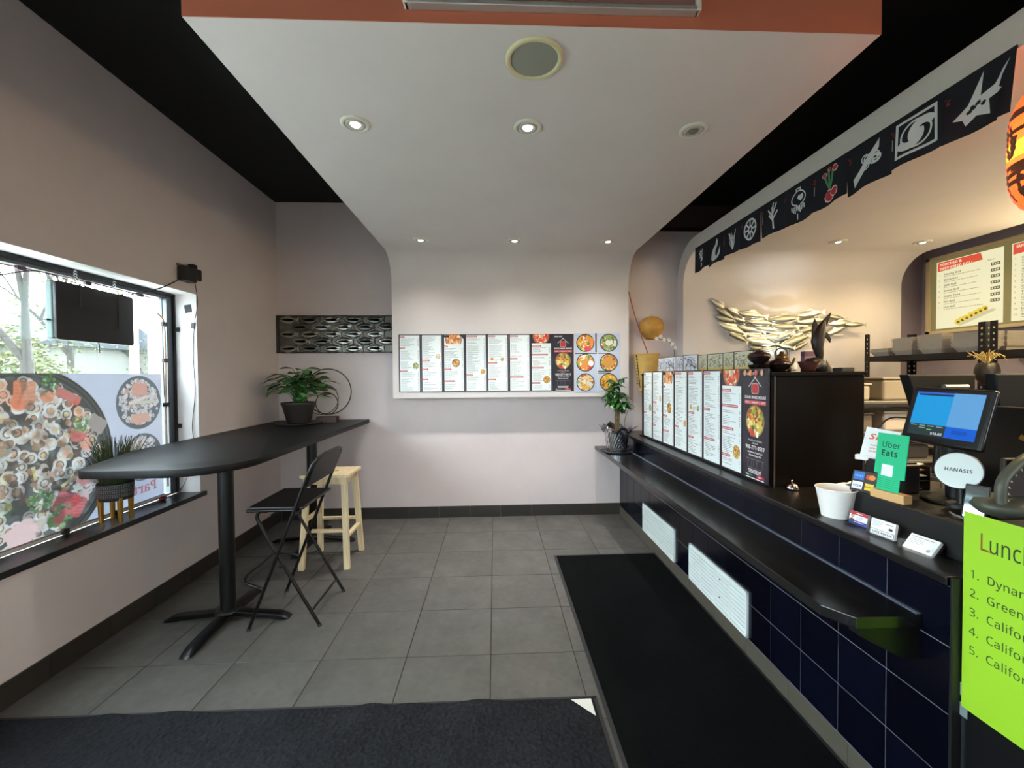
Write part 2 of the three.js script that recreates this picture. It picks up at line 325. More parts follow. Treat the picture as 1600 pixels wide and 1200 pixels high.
function slices(x, cx, cy, w, h, n, col, ang) {
  x.save(); x.translate(cx, cy); x.rotate(ang);
  for (let k = 0; k < n; k++) { x.fillStyle = col; x.beginPath(); x.roundRect(k * w * 0.8 - w * n * 0.4, -h / 2, w, h, w * 0.35); x.fill(); x.strokeStyle = 'rgba(255,225,205,.45)'; x.lineWidth = w * 0.05; for (let q = 1; q < 6; q++) { x.beginPath(); x.moveTo(k * w * 0.8 - w * n * 0.4, -h / 2 + q * h / 6); x.lineTo(k * w * 0.8 - w * n * 0.4 + w, -h / 2 + q * h / 6 - w * 0.25); x.stroke(); } }
  x.restore();
}
// film stuck on the window pane: z from -1.35 to -3.25, y from 0.66 to 1.56
const FW = 1.9, FH = 0.9, fpx = 1024 / FW;
const filmTex = canvasTex(1024, Math.round(FH * fpx), (x, w, h) => {
  const u = (z) => (-1.35 - z) * fpx, v = (y) => (1.56 - y) * fpx;
  x.fillStyle = '#d5d9e4'; x.fillRect(0, 0, w, h);
  const cx = u(-2.3), cy = v(1.07), R = 0.535 * fpx;
  platter(x, cx, cy, R);
  slices(x, u(-2.33), v(1.46), 22, 66, 3, '#e08a62', 0.05); slices(x, u(-2.56), v(1.43), 24, 30, 4, '#d4605e', 0.5);
  slices(x, u(-2.55), v(0.8), 30, 64, 4, '#d84a56', 0.55); slices(x, u(-2.3), v(0.72), 26, 80, 3, '#ecd3d4', 1.1);
  slices(x, u(-2.73), v(1.25), 26, 52, 3, '#eee4e2', 0.6);
  for (const [z, y, r] of [[-2.47, 1.5, 26], [-2.63, 1.26, 26], [-2.4, 0.86, 34], [-2.5, 0.74, 36]]) tuft(x, u(z), v(y), r);
  for (const [z, y, a] of [[-2.37, 1.02, 1.4], [-2.54, 0.93, -0.5]]) { x.save(); x.translate(u(z), v(y)); x.rotate(a); x.fillStyle = '#e2d98e'; x.fillRect(-20, -5, 40, 10); x.restore(); }
  platter(x, u(-3.055), v(1.36), 0.185 * fpx); slices(x, u(-3.055), v(1.45), 20, 46, 4, '#dd8a6a', 0); slices(x, u(-3.055), v(1.36), 120, 12, 1, '#d9cfae', 0); slices(x, u(-3.055), v(1.25), 16, 34, 6, '#e49a78', 0);
  platter(x, u(-3.075), v(0.975), 0.165 * fpx); tuft(x, u(-3.03), v(1.02), 18);
  x.save(); x.translate(u(-3.06), v(0.755)); x.rotate(-0.02); x.scale(-1, 1); x.fillStyle = '#c23a3c'; x.font = 'bold 50px serif'; x.textAlign = 'center'; x.textBaseline = 'middle'; x.fillText('Party', 0, 0); x.restore();
  x.fillStyle = 'rgba(222,226,232,0.4)'; x.fillRect(0, 0, w, h);          // the print is pale seen from its back
});
{
  const film = solo('window_film', bx(FW, FH, 0.0012).rotateY(Math.PI / 2).translate(XG - 0.009, 0.66 + FH / 2, -2.3), M([255, 255, 255], { map: filmTex, transmission: 0.24, roughness: 0.85, thickness: 0 }), 'printed translucent window film with sushi platters and mirrored red lettering', 'window film');
}
// menus
function textLines(x, x0, y0, x1, y1, step, col = '#7d8486') {
  for (let y = y0; y < y1; y += step) {
    if (rnd() < 0.08) continue;
    x.fillStyle = col; let q = x0 + 6; const end = x0 + (x1 - x0) * rr(0.3, 0.78);
    while (q < end) { const l = rr(6, 22); x.fillRect(q, y, Math.min(l, end - q), step * 0.34); q += l + 4; }
    x.fillRect(x1 - 16, y, 12, step * 0.34);
  }
}
function banner(x, px, py, w, h = 17) { x.fillStyle = '#a83038'; x.beginPath(); x.moveTo(px, py); x.lineTo(px + w, py); x.lineTo(px + w + 7, py + h / 2); x.lineTo(px + w, py + h); x.lineTo(px, py + h); x.fill(); x.fillStyle = '#f3dcdc'; let q = px + 8; while (q < px + w - 10) { const l = rr(5, 9); x.fillRect(q, py + h * 0.3, l, h * 0.4); q += l + 2.5; } }
function dish(x, cx, cy, r, rim = '#23241f', cols) {
  x.save(); x.beginPath(); x.arc(cx, cy, r, 0, 6.284); x.fillStyle = rim; x.fill(); x.beginPath(); x.arc(cx, cy, r * 0.9, 0, 6.284); x.clip();
  x.fillStyle = cols[0]; x.fillRect(cx - r, cy - r, 2 * r, 2 * r);
  for (let k = 0; k < 70; k++) { const a = rnd() * 6.283, q = r * 0.85 * Math.sqrt(rnd()); blob(x, cx + Math.cos(a) * q, cy + Math.sin(a) * q, r * rr(0.06, 0.2), pick(cols), 7, 0.7); }
  x.restore();
}
const foods = [['#d9a33c', '#e9c46a', '#6d9b3c', '#cf3b3f', '#e07b33', '#f1e2c4', '#8c5a2c'], ['#8da25a', '#d9d3b8', '#3f6b2c', '#b98c3c', '#e6e2d2', '#a2603a'], ['#e0a03a', '#e27b32', '#f1e3cf', '#cf3b44', '#7aa23c', '#f0d9a0'], ['#c98a2e', '#8f6a2a', '#5a7a30', '#e0b24c', '#a23c3c', '#d9c48c'], ['#d9c9a4', '#e09a2e', '#cfd6cc', '#8aa27a', '#e6dcc8', '#b0603c'], ['#dba03a', '#a9a23c', '#8a5c30', '#e9c27c', '#6b8a34', '#d98a5c']];
const menuSpec = [
  { b: [[10, 20, 55], [10, 140, 58], [10, 395, 84]], d: [[196, 348, 36, '#7a8f4c', foods[1]]] },
  { b: [[6, 280, 90], [6, 378, 74], [6, 490, 74]], d: [[200, 245, 32, '#e6e2da', foods[4]]] },
  { b: [[6, 128, 46], [6, 380, 86], [6, 512, 130]], d: [[150, 318, 46, '#4c4a34', foods[3]]], top: 1 },
  { b: [[6, 16, 130], [6, 446, 76]], d: [[208, 415, 30, '#e9e6e2', foods[5]]] },
  { b: [[6, 16, 86], [6, 312, 108], [6, 496, 94]], d: [[60, 276, 22, '#e6e2da', foods[0]], [180, 280, 24, '#e6e2da', foods[1]]] },
  { b: [[6, 16, 96], [6, 266, 92], [6, 472, 160]], d: [] },
  { b: [[10, 124, 110], [10, 222, 190], [10, 368, 140], [10, 540, 100]], d: [[190, 512, 42, '#b98c4c', foods[3]]], top: 2 },
];
const menuTex = [];
for (let k = 0; k < 8; k++) menuTex.push(canvasTex(256, 640, (x, w, h) => {
  x.fillStyle = '#26232e'; x.fillRect(0, 0, w, h);
  if (k < 7) {
    const s = menuSpec[k], top = s.top === 1 ? 110 : s.top === 2 ? 104 : 10;
    x.fillStyle = '#e3ebea'; x.fillRect(14, s.top === 1 ? 8 : top, 228, h - 18 - (s.top === 1 ? 0 : top - 10));
    if (s.top) { const cols = s.top === 1 ? ['#d98a4c', '#e6b27c', '#a2603a', '#f0d9b4'] : ['#d9502e', '#e98a6a', '#f0e2d2', '#c4342e', '#b9c28c']; x.save(); x.beginPath(); x.rect(10, 4, 232, top - 6); x.clip(); dish(x, 124, s.top === 1 ? 60 : 20, s.top === 1 ? 96 : 100, '#8a6a52', cols); x.restore(); if (s.top === 1) { x.fillStyle = '#26232e'; x.beginPath(); x.moveTo(190, 0); x.lineTo(256, 0); x.lineTo(256, 70); x.fill(); x.fillRect(14, 10, 60, 24); } }
    const ys = s.b.map((b) => b[1]).concat([h - 16]);
    if (ys[0] > top + 30) textLines(x, 20, top + 14, 236, ys[0] - 8, 11);
    s.b.forEach(([px, py, bw], q) => { banner(x, px, py, bw); textLines(x, 20, py + 28, 236, ys[q + 1] - 10, 11); });
    for (const [cx, cy, r, rim, cols] of s.d) { x.fillStyle = '#e3ebea'; x.fillRect(cx - r - 8, cy - r - 6, 2 * r + 14, 2 * r + 12); dish(x, cx, cy, r, rim, cols); }
    return;
  }
  x.textAlign = 'center'; x.fillStyle = '#f2f0ee'; x.font = 'bold 21px sans-serif'; x.fillText('TAKE OUT', 70, 36);
  x.strokeStyle = '#e6dcd4'; x.lineWidth = 5; x.beginPath(); x.moveTo(64, 104); x.lineTo(134, 46); x.moveTo(192, 104); x.lineTo(122, 46); x.stroke();
  x.fillStyle = '#c23b3a'; x.beginPath(); x.roundRect(94, 86, 68, 58, 14); x.fill(); x.strokeStyle = '#e8c9c0'; x.lineWidth = 3; x.stroke();
  x.fillStyle = '#8f2323'; for (let q = 0; q < 9; q++) x.fillRect(108 + (q % 3) * 15, 98 + ((q / 3) | 0) * 14, 9, 8);
  x.fillStyle = '#f4f2f0'; x.font = 'bold 23px sans-serif'; x.fillText('SUSHI MAKI HOUSE', 128, 173, 216);
  x.fillStyle = '#c25055'; x.fillRect(22, 182, 212, 24); x.fillStyle = '#f6e6e4'; x.font = 'bold 15px sans-serif'; x.fillText('FRESH  |  HEALTHY  |  TASTY', 128, 199, 200);
  dish(x, 128, 300, 92, '#8c7a4a', ['#d9b44c', '#9aa24c', '#e6d9a2', '#8a5c2c', '#f0e9d4', '#5c6b2c', '#d9602e']);
  slices(x, 100, 372, 22, 40, 2, '#c2343a', 0.1); slices(x, 150, 376, 22, 34, 1, '#f0ece4', 0.1);
  x.fillStyle = '#e9e6e2'; x.font = '14px sans-serif'; x.fillText('For pick-up & delivery', 128, 418); x.fillText('call us at', 128, 434);
  x.font = 'bold 32px sans-serif'; x.fillText('905-271-0517', 128, 466, 190);
  x.font = 'bold 15px sans-serif'; x.fillText('Lakeshore Road East', 128, 488, 190); x.fillText('Mississauga, ON', 128, 506, 190);
  x.strokeStyle = '#8f8c92'; x.lineWidth = 2; x.beginPath(); for (const [a, b, c, d] of [[40, 522, 216, 524], [64, 524, 56, 570], [100, 526, 92, 568], [120, 530, 112, 570], [150, 524, 146, 570], [204, 524, 200, 566], [60, 574, 200, 576]]) { x.moveTo(a, b); x.lineTo(c, d); } x.stroke();
  x.fillStyle = '#dcdadc'; for (let q = 0; q < 3; q++) x.fillRect(60 + q * 4, 584 + q * 8, 132 - q * 8, 4);
  x.font = 'bold 15px sans-serif'; x.textAlign = 'left'; x.fillStyle = '#f2f2f2'; x.fillText('Uber', 36, 622); x.fillStyle = '#4fae54'; x.fillText('Eats', 74, 622); x.fillStyle = '#b0282c'; x.fillRect(146, 606, 72, 20); x.fillStyle = '#f2e4e2'; x.fillText('SKIP', 162, 622); x.fillStyle = '#f2f2f2'; x.fillRect(36, 630, 182, 5);
}));
const menuMat = menuTex.map((t) => M([255, 255, 255], { map: t, roughness: 0.35 }));
const sheetEdge = M([40, 38, 44], { roughness: 0.5 });
const sheetGeo = {};
function sheet(w, h, t) { return sheetGeo[[w, h, t]] ??= bx(w, h, t, 0, h / 2, t / 2); }
const facing = (front, edge) => [edge, edge, edge, edge, front, edge];
const menuNames = ['menu sheet with three red headings and a small green dish', 'menu sheet with a small white bowl near its upper middle', 'menu sheet headed by a photo of fried food', 'menu sheet filled with one long list', 'menu sheet with two small dishes halfway down', 'menu sheet of plain lists under three headings', 'menu sheet headed by a photo of sashimi', 'dark cover sheet with red house logo and phone number'];
for (let k = 0; k < 8; k++) {
  const w = 1.822 / 8, m = new THREE.Mesh(sheet(w - 0.002, 0.598, 0.004), facing(menuMat[k], sheetEdge));
  m.name = numbered('menu_sheet'); m.position.set(-0.992 + w * (k + 0.5), 1.362, PZ + 0.001); scene.add(m);
  tag(m, menuNames[k] + ', on the white wall panel', 'menu', 'menu sheets on the back wall');
}
for (let k = 0; k < 8; k++) {
  const w = 1.912 / 8, m = new THREE.Mesh(sheet(w - 0.003, 0.63, 0.006), facing(menuMat[k], sheetEdge));
  m.name = numbered('menu_sheet'); m.rotation.y = -Math.PI / 2; m.position.set(1.4705, CH + 0.012, -4.118 + w * (k + 0.5)); scene.add(m);
  tag(m, menuNames[k] + ', on the counter cabinet', 'menu', 'menu sheets on the counter cabinet');
}
// clips along the top of the cabinet menus and small sushi cut-outs on the dark sheet
for (let k = 1; k < 7; k++) solo('menu_clip', rb(0.008, 0.03, 0.012, 0.002, 1.461, CH + 0.632, -4.118 + k * 0.239), M([176, 132, 92], { roughness: 0.6 }), 'small tan clip between two menu sheets on the counter cabinet', 'clip', 'clips on the cabinet menus');
for (let k = 0; k < 4; k++) solo('sushi_cutout', new THREE.SphereGeometry(0.016, 14, 8).scale(0.3, 1.15, 0.9).translate(1.461, CH + 0.618, -2.415 + k * 0.052), M([[214, 150, 110], [226, 140, 84], [206, 104, 78], [196, 150, 120]][k], { roughness: 0.5 }), ['pale', 'orange', 'red', 'beige'][k] + ' sushi cut-out on the top edge of the dark cover sheet', 'cut-out');
// six food photos
const photoNames = ['photo of a rice bowl with egg and a red garnish', 'photo of a bowl of noodles with greens', 'photo of a bowl with a fried cutlet and white rice', 'photo of a round bowl of golden broth', 'photo of a bowl of rice with yellow tempura', 'photo of a bowl half hidden by the potted tree'];
for (let k = 0; k < 6; k++) {
  const t = canvasTex(256, 220, (x, w, h) => {
    x.fillStyle = '#b9c6dd'; x.fillRect(0, 0, w, h); x.fillStyle = '#2a2e38'; if (k === 0) x.fillRect(236, 0, 16, h); if (k === 2) x.fillRect(0, 0, w, 9); if (k === 3 || k === 5) x.fillRect(0, 0, 140, 8); if (k === 3) x.fillRect(0, h - 14, 150, 12);
    dish(x, 122, h / 2, 104, '#20211f', foods[k]); if (k === 0) slices(x, 146, 178, 40, 56, 2, '#d3293f', 0); if (k === 0) slices(x, 196, 90, 34, 70, 1, '#e6812e', 0.1); if (k === 2) { slices(x, 120, 120, 26, 110, 3, '#d98a3a', 0.5); tuft(x, 150, 40, 26); blob(x, 186, 120, 34, '#f0efec'); } if (k === 3) blob(x, 110, 100, 62, '#c98f34', 9, 0.3); if (k === 1) { tuft(x, 120, 60, 30); blob(x, 118, 112, 36, '#dcd9c6'); } if (k === 4) slices(x, 120, 170, 30, 44, 3, '#e3a338', 0); if (k === 5) tuft(x, 130, 100, 24);
  });
  const c = k % 2, r = (k / 2) | 0, m = new THREE.Mesh(sheet(0.236, 0.2, 0.003), facing(M([255, 255, 255], { map: t, roughness: 0.3 }), paper));
  m.name = numbered('food_photo'); m.position.set(0.958 + c * 0.248, 1.766 - r * 0.208, PZ + 0.001); scene.add(m);
  tag(m, photoNames[k] + ', on the wall panel', 'photo', 'food photos beside the wall menus');
}
// ---------------------------------------------------------------- furniture on the left
{
  const t = thing('bar_table', 'long black bar-height table with rounded end along the window wall', 'table', [-1.7, 0, -3.35]);
  const s = new THREE.Shape(), x0 = -0.585, x1 = 0.355, z0 = 1.215, z1 = -1.2, r = 0.22, q = 0.32;   // shape plane: x, -z
  s.moveTo(x0, z0); s.lineTo(x1, z0); s.lineTo(x1, z1 + q); s.absarc(x1 - q, z1 + q, q, 0, -Math.PI / 2, true); s.lineTo(x0 + 0.2 + 0.09, z1); s.quadraticCurveTo(x0 + 0.2, z1, x0 + 0.17, z1 + 0.1); s.lineTo(x0, z1 + 0.6); s.closePath();
  part('tabletop', toCreasedNormals(extrude(s, 0.034, 0.003, 24), 0.6).rotateX(-Math.PI / 2).translate(0, 1.036, 0), tableTop, t);
  for (const z of [0.63, -0.62]) {
    const c = part('column', cyl(0.044, 0.044, 0.99, 0, 0.54, z, 28), blackMetal, t);
    part('column_collar', lathe([[0.0, 0.05], [0.075, 0.05], [0.07, 0.062], [0.048, 0.075], [0.0, 0.08]]).translate(0, 0, z), blackMetal, t);
    part('top_plate', bx(0.3, 0.008, 0.3, 0, 1.03, z), blackMetal, t);
    for (let k = 0; k < 4; k++) {
      const L = 0.385, foot = extrude(poly([[0.0, 0.062], [0.05, 0.062], [L - 0.06, 0.036], [L - 0.01, 0.012], [L, 0.0], [L - 0.05, 0.0], [L - 0.1, 0.01], [0.05, 0.03], [0, 0.03]]), 0.048, 0.008).translate(0, 0, -0.024);
      part('foot', toCreasedNormals(foot, 0.5).rotateY(k * Math.PI / 2).translate(0, 0.001, z), M([22, 23, 25], { roughness: 0.28, metalness: 0.5 }), t);
    }
  }
}
// wooden bar stool
{
  const pine = M([255, 255, 255], { roughness: 0.55, map: dataTex(256, (u, v) => { const g = fbm(u * 3, v * 0.25, 16, 3, 81), k = 0.9 + 0.16 * g; return [230 * k, 208 * k, 166 * k]; }) });
  const t = thing('bar_stool', 'pale pine bar stool with splayed legs under the far end of the table', 'stool', [-1.365, 0, -3.565]);
  const hole = new THREE.Path(); hole.moveTo(-0.05, -0.012); hole.lineTo(0.05, -0.012); hole.absarc(0.05, 0, 0.012, -Math.PI / 2, Math.PI / 2, false); hole.lineTo(-0.05, 0.012); hole.absarc(-0.05, 0, 0.012, Math.PI / 2, Math.PI * 1.5, false);
  const s = poly([[-0.19, -0.165], [0.19, -0.165], [0.19, 0.165], [-0.19, 0.165]]); s.holes.push(hole);
  part('seat', worldUV(extrude(s, 0.02, 0.002).rotateX(-Math.PI / 2).translate(0, 0.725, 0), 3), pine, t);
  const C = [[-1, 1], [1, 1], [1, -1], [-1, -1]].map(([a, b]) => ({ top: [a * 0.145, 0.725, b * 0.125], foot: [a * 0.178, 0, b * 0.182] }));
  const at = (c, y) => c.foot.map((v, i) => v + (c.top[i] - v) * (y / 0.725));
  for (const c of C) part('leg', worldUV(beam(c.foot, c.top, 0.042, 0.034, [0, 0, 1]), 3), pine, t);
  const rails = [[0, 1, 0.3], [1, 2, 0.25], [2, 3, 0.3], [3, 0, 0.38]];
  for (const [a, b, y] of rails) part('stretcher', worldUV(beam(at(C[a], y), at(C[b], y), 0.034, 0.02, [0, 1, 0]), 3), pine, t);
  for (const [a, b] of [[0, 1], [1, 2], [2, 3], [3, 0]]) part('apron', worldUV(beam(at(C[a], 0.695), at(C[b], 0.695), 0.02, 0.055, [0, 1, 0]), 3), pine, t);
}
// folding stool, seat towards the table
{
  const t = thing('folding_stool', 'black folding bar stool with backrest beside the long table', 'stool', [-1.3, 0, -2.82]);
  const fm = M([13, 12, 12], { roughness: 0.36, metalness: 0.3 });
  const Z = 0.235, hb = [-0.2, 0, 0], top = [0.205, 1.035, 0];
  for (const s of [1, -1]) {
    const z = s * Z;
    part('back_leg', tube([[-0.2, 0.004, z], [-0.02, 0.46, z], [0.13, 0.845, z * 0.99], [0.19, 0.99, z * 0.97], [0.212, 1.03, z * 0.8]], 0.0105, 40, 8), fm, t);
    const zi = s * (Z - 0.028);
    part('front_leg', tube([[0.212, 0.004, zi], [0.03, 0.33, zi], [-0.13, 0.625, zi], [-0.152, 0.685, zi], [-0.135, 0.712, zi], [-0.09, 0.716, zi]], 0.0105, 40, 8), fm, t);
    part('foot_cap', [cyl(0.013, 0.013, 0.014, -0.198, 0.007, z, 12), cyl(0.013, 0.013, 0.014, 0.21, 0.007, zi, 12)], M([60, 60, 62], { roughness: 0.5 }), t);
    part('pivot', cyl(0.008, 0.008, 0.05).rotateX(Math.PI / 2).translate(0.0, 0.385, s * (Z - 0.014)), fm, t);
  }
  part('top_rail', tube([[0.212, 1.03, Z * 0.8], [0.222, 1.045, Z * 0.5], [0.224, 1.048, 0], [0.222, 1.045, -Z * 0.5], [0.212, 1.03, -Z * 0.8]], 0.0105, 20, 8), fm, t);
  // backrest panel follows the slope of the legs
  const bp = new THREE.Shape(); bp.moveTo(-0.225, 0); bp.lineTo(0.225, 0); bp.lineTo(0.222, 0.13); bp.quadraticCurveTo(0.2, 0.185, 0.13, 0.193); bp.lineTo(-0.13, 0.193); bp.quadraticCurveTo(-0.2, 0.185, -0.222, 0.13); bp.closePath();
  part('backrest', extrude(bp, 0.012, 0.003).rotateY(Math.PI / 2).rotateZ(-0.37).translate(0.136, 0.86, 0), fm, t);
  part('seat', [rb(0.33, 0.018, 0.44, 0.006, -0.035, 0.735, 0)], M([19, 16, 15], { roughness: 0.42 }), t);
  part('seat_frame', [tube([[-0.205, 0.722, Z - 0.015], [0.1, 0.722, Z - 0.015]], 0.009), tube([[-0.205, 0.722, -Z + 0.015], [0.1, 0.722, -Z + 0.015]], 0.009)], fm, t);
  part('cross_bar', [rod([0.075, 0.7, -Z], [0.075, 0.7, Z], 0.009), rod([0.16, 0.09, -Z + 0.03], [0.16, 0.09, Z - 0.03], 0.008), rod([-0.05, 0.7, -Z], [-0.05, 0.7, Z], 0.006)], fm, t);
  part('footrest', tube([[-0.105, 0.245, Z], [-0.15, 0.265, Z], [-0.225, 0.285, Z - 0.02], [-0.245, 0.3, Z - 0.07], [-0.245, 0.3, 0], [-0.245, 0.3, -Z + 0.07], [-0.225, 0.285, -Z + 0.02], [-0.15, 0.265, -Z], [-0.105, 0.245, -Z]], 0.009, 60, 8), fm, t);
}
// leaves
function leafGeo(L, W, droop, fold = 0.18, n = 7, tip = 1.1) {     // along +x, rises from the origin
  const p = [], uv = [], ix = [];
  for (let i = 0; i <= n; i++) {
    const s = i / n, w = W * Math.pow(Math.sin(Math.PI * Math.pow(s, 0.8)), 0.85) * (1 - 0.25 * s), a = s * droop;
    const x = L * (s - 0.12 * droop * s * s), y = -L * 0.5 * droop * s * s;
    for (const k of [-1, 0, 1]) { p.push(x, y + (k ? fold * w : 0), k * w); uv.push(s, k * 0.5 + 0.5); }
    if (i) { const b = 3 * i, a0 = b - 3; ix.push(a0, a0 + 1, b, b, a0 + 1, b + 1, a0 + 1, a0 + 2, b + 1, b + 1, a0 + 2, b + 2); }
  }
  const g = new THREE.BufferGeometry(); g.setAttribute('position', new THREE.Float32BufferAttribute(p, 3)); g.setAttribute('uv', new THREE.Float32BufferAttribute(uv, 2)); g.setIndex(ix); g.computeVertexNormals();
  return g;
}
const leafMat = (r, g, b, gl = 0.35) => M([r, g, b], { roughness: gl, side: THREE.DoubleSide, transmission: 0.12, thickness: 0 });
const greens = [leafMat(42, 94, 38, 0.28), leafMat(58, 116, 48, 0.28), leafMat(32, 72, 32, 0.28), leafMat(74, 132, 60, 0.28)];
// potted plant on the table
{
  const t = thing('potted_plant', 'bushy green leafy plant in a dark pot on a saucer on the table', 'plant', [-1.915, 1.07, -4.2]);
  const pot = M([40, 35, 34], { roughness: 0.45 });
  part('pot', lathe([[0, 0.012], [0.1, 0.012], [0.106, 0.02], [0.147, 0.185], [0.156, 0.19], [0.158, 0.212], [0.15, 0.215], [0.144, 0.2], [0, 0.19]], 40), pot, t);
  part('soil', cyl(0.143, 0.143, 0.004, 0, 0.197, 0), M([45, 34, 26], { roughness: 1 }), t);
  part('saucer', lathe([[0, 0.0], [0.19, 0.0], [0.212, 0.014], [0.207, 0.018], [0.185, 0.008], [0, 0.008]], 40), M([58, 57, 58], { roughness: 0.5 }), t, 'dark grey saucer');
  for (let k = 0; k < 104; k++) {
    const a = rr(0, 6.283), reach = rr(0.05, 0.27), h = rr(0.0, 0.2) + (0.27 - reach) * 0.75, L = rr(0.11, 0.17), W = rr(0.03, 0.046);
    const cx = Math.cos(a), cz = Math.sin(a), sx = cx * rr(0, 0.05), sz = cz * rr(0, 0.05);
    if (XL + 0.02 > -1.915 + cx * (reach + L * 0.8) || ZB + 0.03 > -4.2 + cz * (reach + L)) continue;
    const bl = leafGeo(L, W, rr(0.3, 0.9), 0.12).rotateZ(rr(-0.25, 0.5)).rotateX(rr(-0.4, 0.4)).rotateY(-a + rr(-0.5, 0.5)).translate(cx * reach, 0.21 + h, cz * reach);
    part('leaf', [tube([[sx, 0.19, sz], [cx * reach * 0.5, 0.2 + h * 0.8 + 0.02, cz * reach * 0.5], [cx * reach, 0.21 + h, cz * reach]], 0.0025, 6, 5), bl], pick(greens), t);
  }
}
// ring sculpture
{
  const t = thing('ring_ornament', 'three thin metal rings standing on a small dark wooden block', 'ornament', [-1.68, 1.07, -4.33]);
  part('base', rb(0.2, 0.062, 0.085, 0.004, -0.01, 0.031, 0), M([62, 36, 26], { roughness: 0.45 }), t, 'dark red wood block');
  const wire = M([78, 66, 56], { roughness: 0.4, metalness: 0.7 });
  part('ring', new THREE.TorusGeometry(0.228, 0.0058, 8, 72).translate(0.0, 0.31, 0.0), wire, t);
  part('ring', new THREE.TorusGeometry(0.11, 0.005, 8, 56).translate(-0.01, 0.19, 0.014), wire, t);
  part('ring', new THREE.TorusGeometry(0.155, 0.0036, 8, 64).rotateY(0.5).translate(-0.07, 0.235, -0.014), wire, t);
}
// grass in a planter on the sill
{
  const t = thing('grass_planter', 'ornamental grass in a black patterned planter on gold legs on the sill', 'plant', [-2.372, WY0, -2.725]);
  const band = canvasTex(512, 128, (x, w, h) => { x.fillStyle = '#26262a'; x.fillRect(0, 0, w, h); x.strokeStyle = '#a8a59f'; x.lineWidth = 2; for (const y of [18, 58, 98]) { x.beginPath(); x.moveTo(0, y - 12); x.lineTo(w, y - 12); x.stroke(); for (let q = 0; q < w; q += 10) { x.beginPath(); x.moveTo(q, y - 6); x.lineTo(q + 6, y + 6); x.lineTo(q, y + 18); x.stroke(); } } }, { repeat: true });
  part('pot', lathe([[0, 0.132], [0.078, 0.132], [0.084, 0.136], [0.09, 0.235], [0.088, 0.24], [0.08, 0.237], [0.078, 0.225], [0, 0.222]], 40), M([30, 30, 34], { roughness: 0.6 }), t);
  part('pattern_band', new THREE.CylinderGeometry(0.0902, 0.0852, 0.088, 40, 1, true).translate(0, 0.19, 0), M([255, 255, 255], { map: band, roughness: 0.6 }), t, 'band of white chevrons');
  for (const a of [0.6, 2.2, 3.75, 5.3]) part('leg', cyl(0.016, 0.011, 0.15, Math.cos(a) * 0.071, 0.075, Math.sin(a) * 0.071, 14), gold, t, 'gold leg');
  const blades = [[], [], []];
  for (let k = 0; k < 420; k++) {
    const a = rr(0, 6.283), r0 = 0.07 * Math.sqrt(rnd()), out = rr(0.0, 0.1), h = rr(0.12, 0.31), x = Math.cos(a), z = Math.sin(a), ex = Math.max(x * (r0 + out), -0.08);
    blades[(rnd() * 3) | 0].push(tube([[x * r0, 0.222, z * r0], [(x * r0 + ex) / 2 - x * 0.004, 0.222 + h * 0.6, z * (r0 + out * 0.4)], [ex, 0.222 + h, z * (r0 + out)]], rr(0.0009, 0.0016), 3, 4));
  }
  blades.forEach((b, k) => tag(part('grass_blades', b, [leafMat(74, 104, 44, 0.6), leafMat(58, 74, 40, 0.6), leafMat(92, 74, 52, 0.6)][k], t), null, null, null, 'stuff'));
}
// hanging black sign panel in front of the window
{
  const t = thing('hanging_sign', 'flat black sign panel with green edge hung by chains in the window', 'sign', [-2.405, 1.745, -2.655]);
  t.rotation.y = 0.06;
  part('panel', toCreasedNormals(extrude((() => { const s = new THREE.Shape(), w = 0.265, h = 0.32, r = 0.02; s.moveTo(-w + r, 0); s.lineTo(w - r, 0); s.absarc(w - r, r, r, -Math.PI / 2, 0); s.lineTo(w, h - r); s.absarc(w - r, h - r, r, 0, Math.PI / 2); s.lineTo(-w + r, h); s.absarc(-w + r, h - r, r, Math.PI / 2, Math.PI); s.lineTo(-w, r); s.absarc(-w + r, r, r, Math.PI, Math.PI * 1.5); return s; })(), 0.012, 0.002), 0.6).rotateY(Math.PI / 2).translate(0.008, 0, 0), M([28, 26, 30], { roughness: 0.5 }), t);
  part('edge_frame', rb2(-0.035, 0.0, -0.262, 0.008, 0.32, 0.268, 0.012), M([84, 106, 102], { roughness: 0.5 }), t, 'grey green edge');
  for (const g of [b2(0.0215, 0.2, 0.118, 0.024, 0.33, 0.126), b2(0.0215, 0.1, -0.15, 0.024, 0.33, -0.142)]) part('hanging_strap', g, M([70, 70, 74], { roughness: 0.4, metalness: 0.6 }), t);
  for (const z of [0.122, -0.146]) { const links = []; for (let k = 0; k < 5; k++) links.push(new THREE.TorusGeometry(0.009, 0.0018, 6, 14).rotateY(k % 2 ? Math.PI / 2 : 0).translate(0.0, 0.335 + k * 0.0145, z)); part('chain', links, chrome, t); }
  part('cable_stub', tube([[0.0, 0.0, -0.02], [0.004, -0.02, -0.02], [0.0, -0.06, -0.025]], 0.003), blackPlastic, t);
  part('side_plug', b2(-0.03, 0.1, 0.27, -0.004, 0.108, 0.29), blackPlastic, t);
}
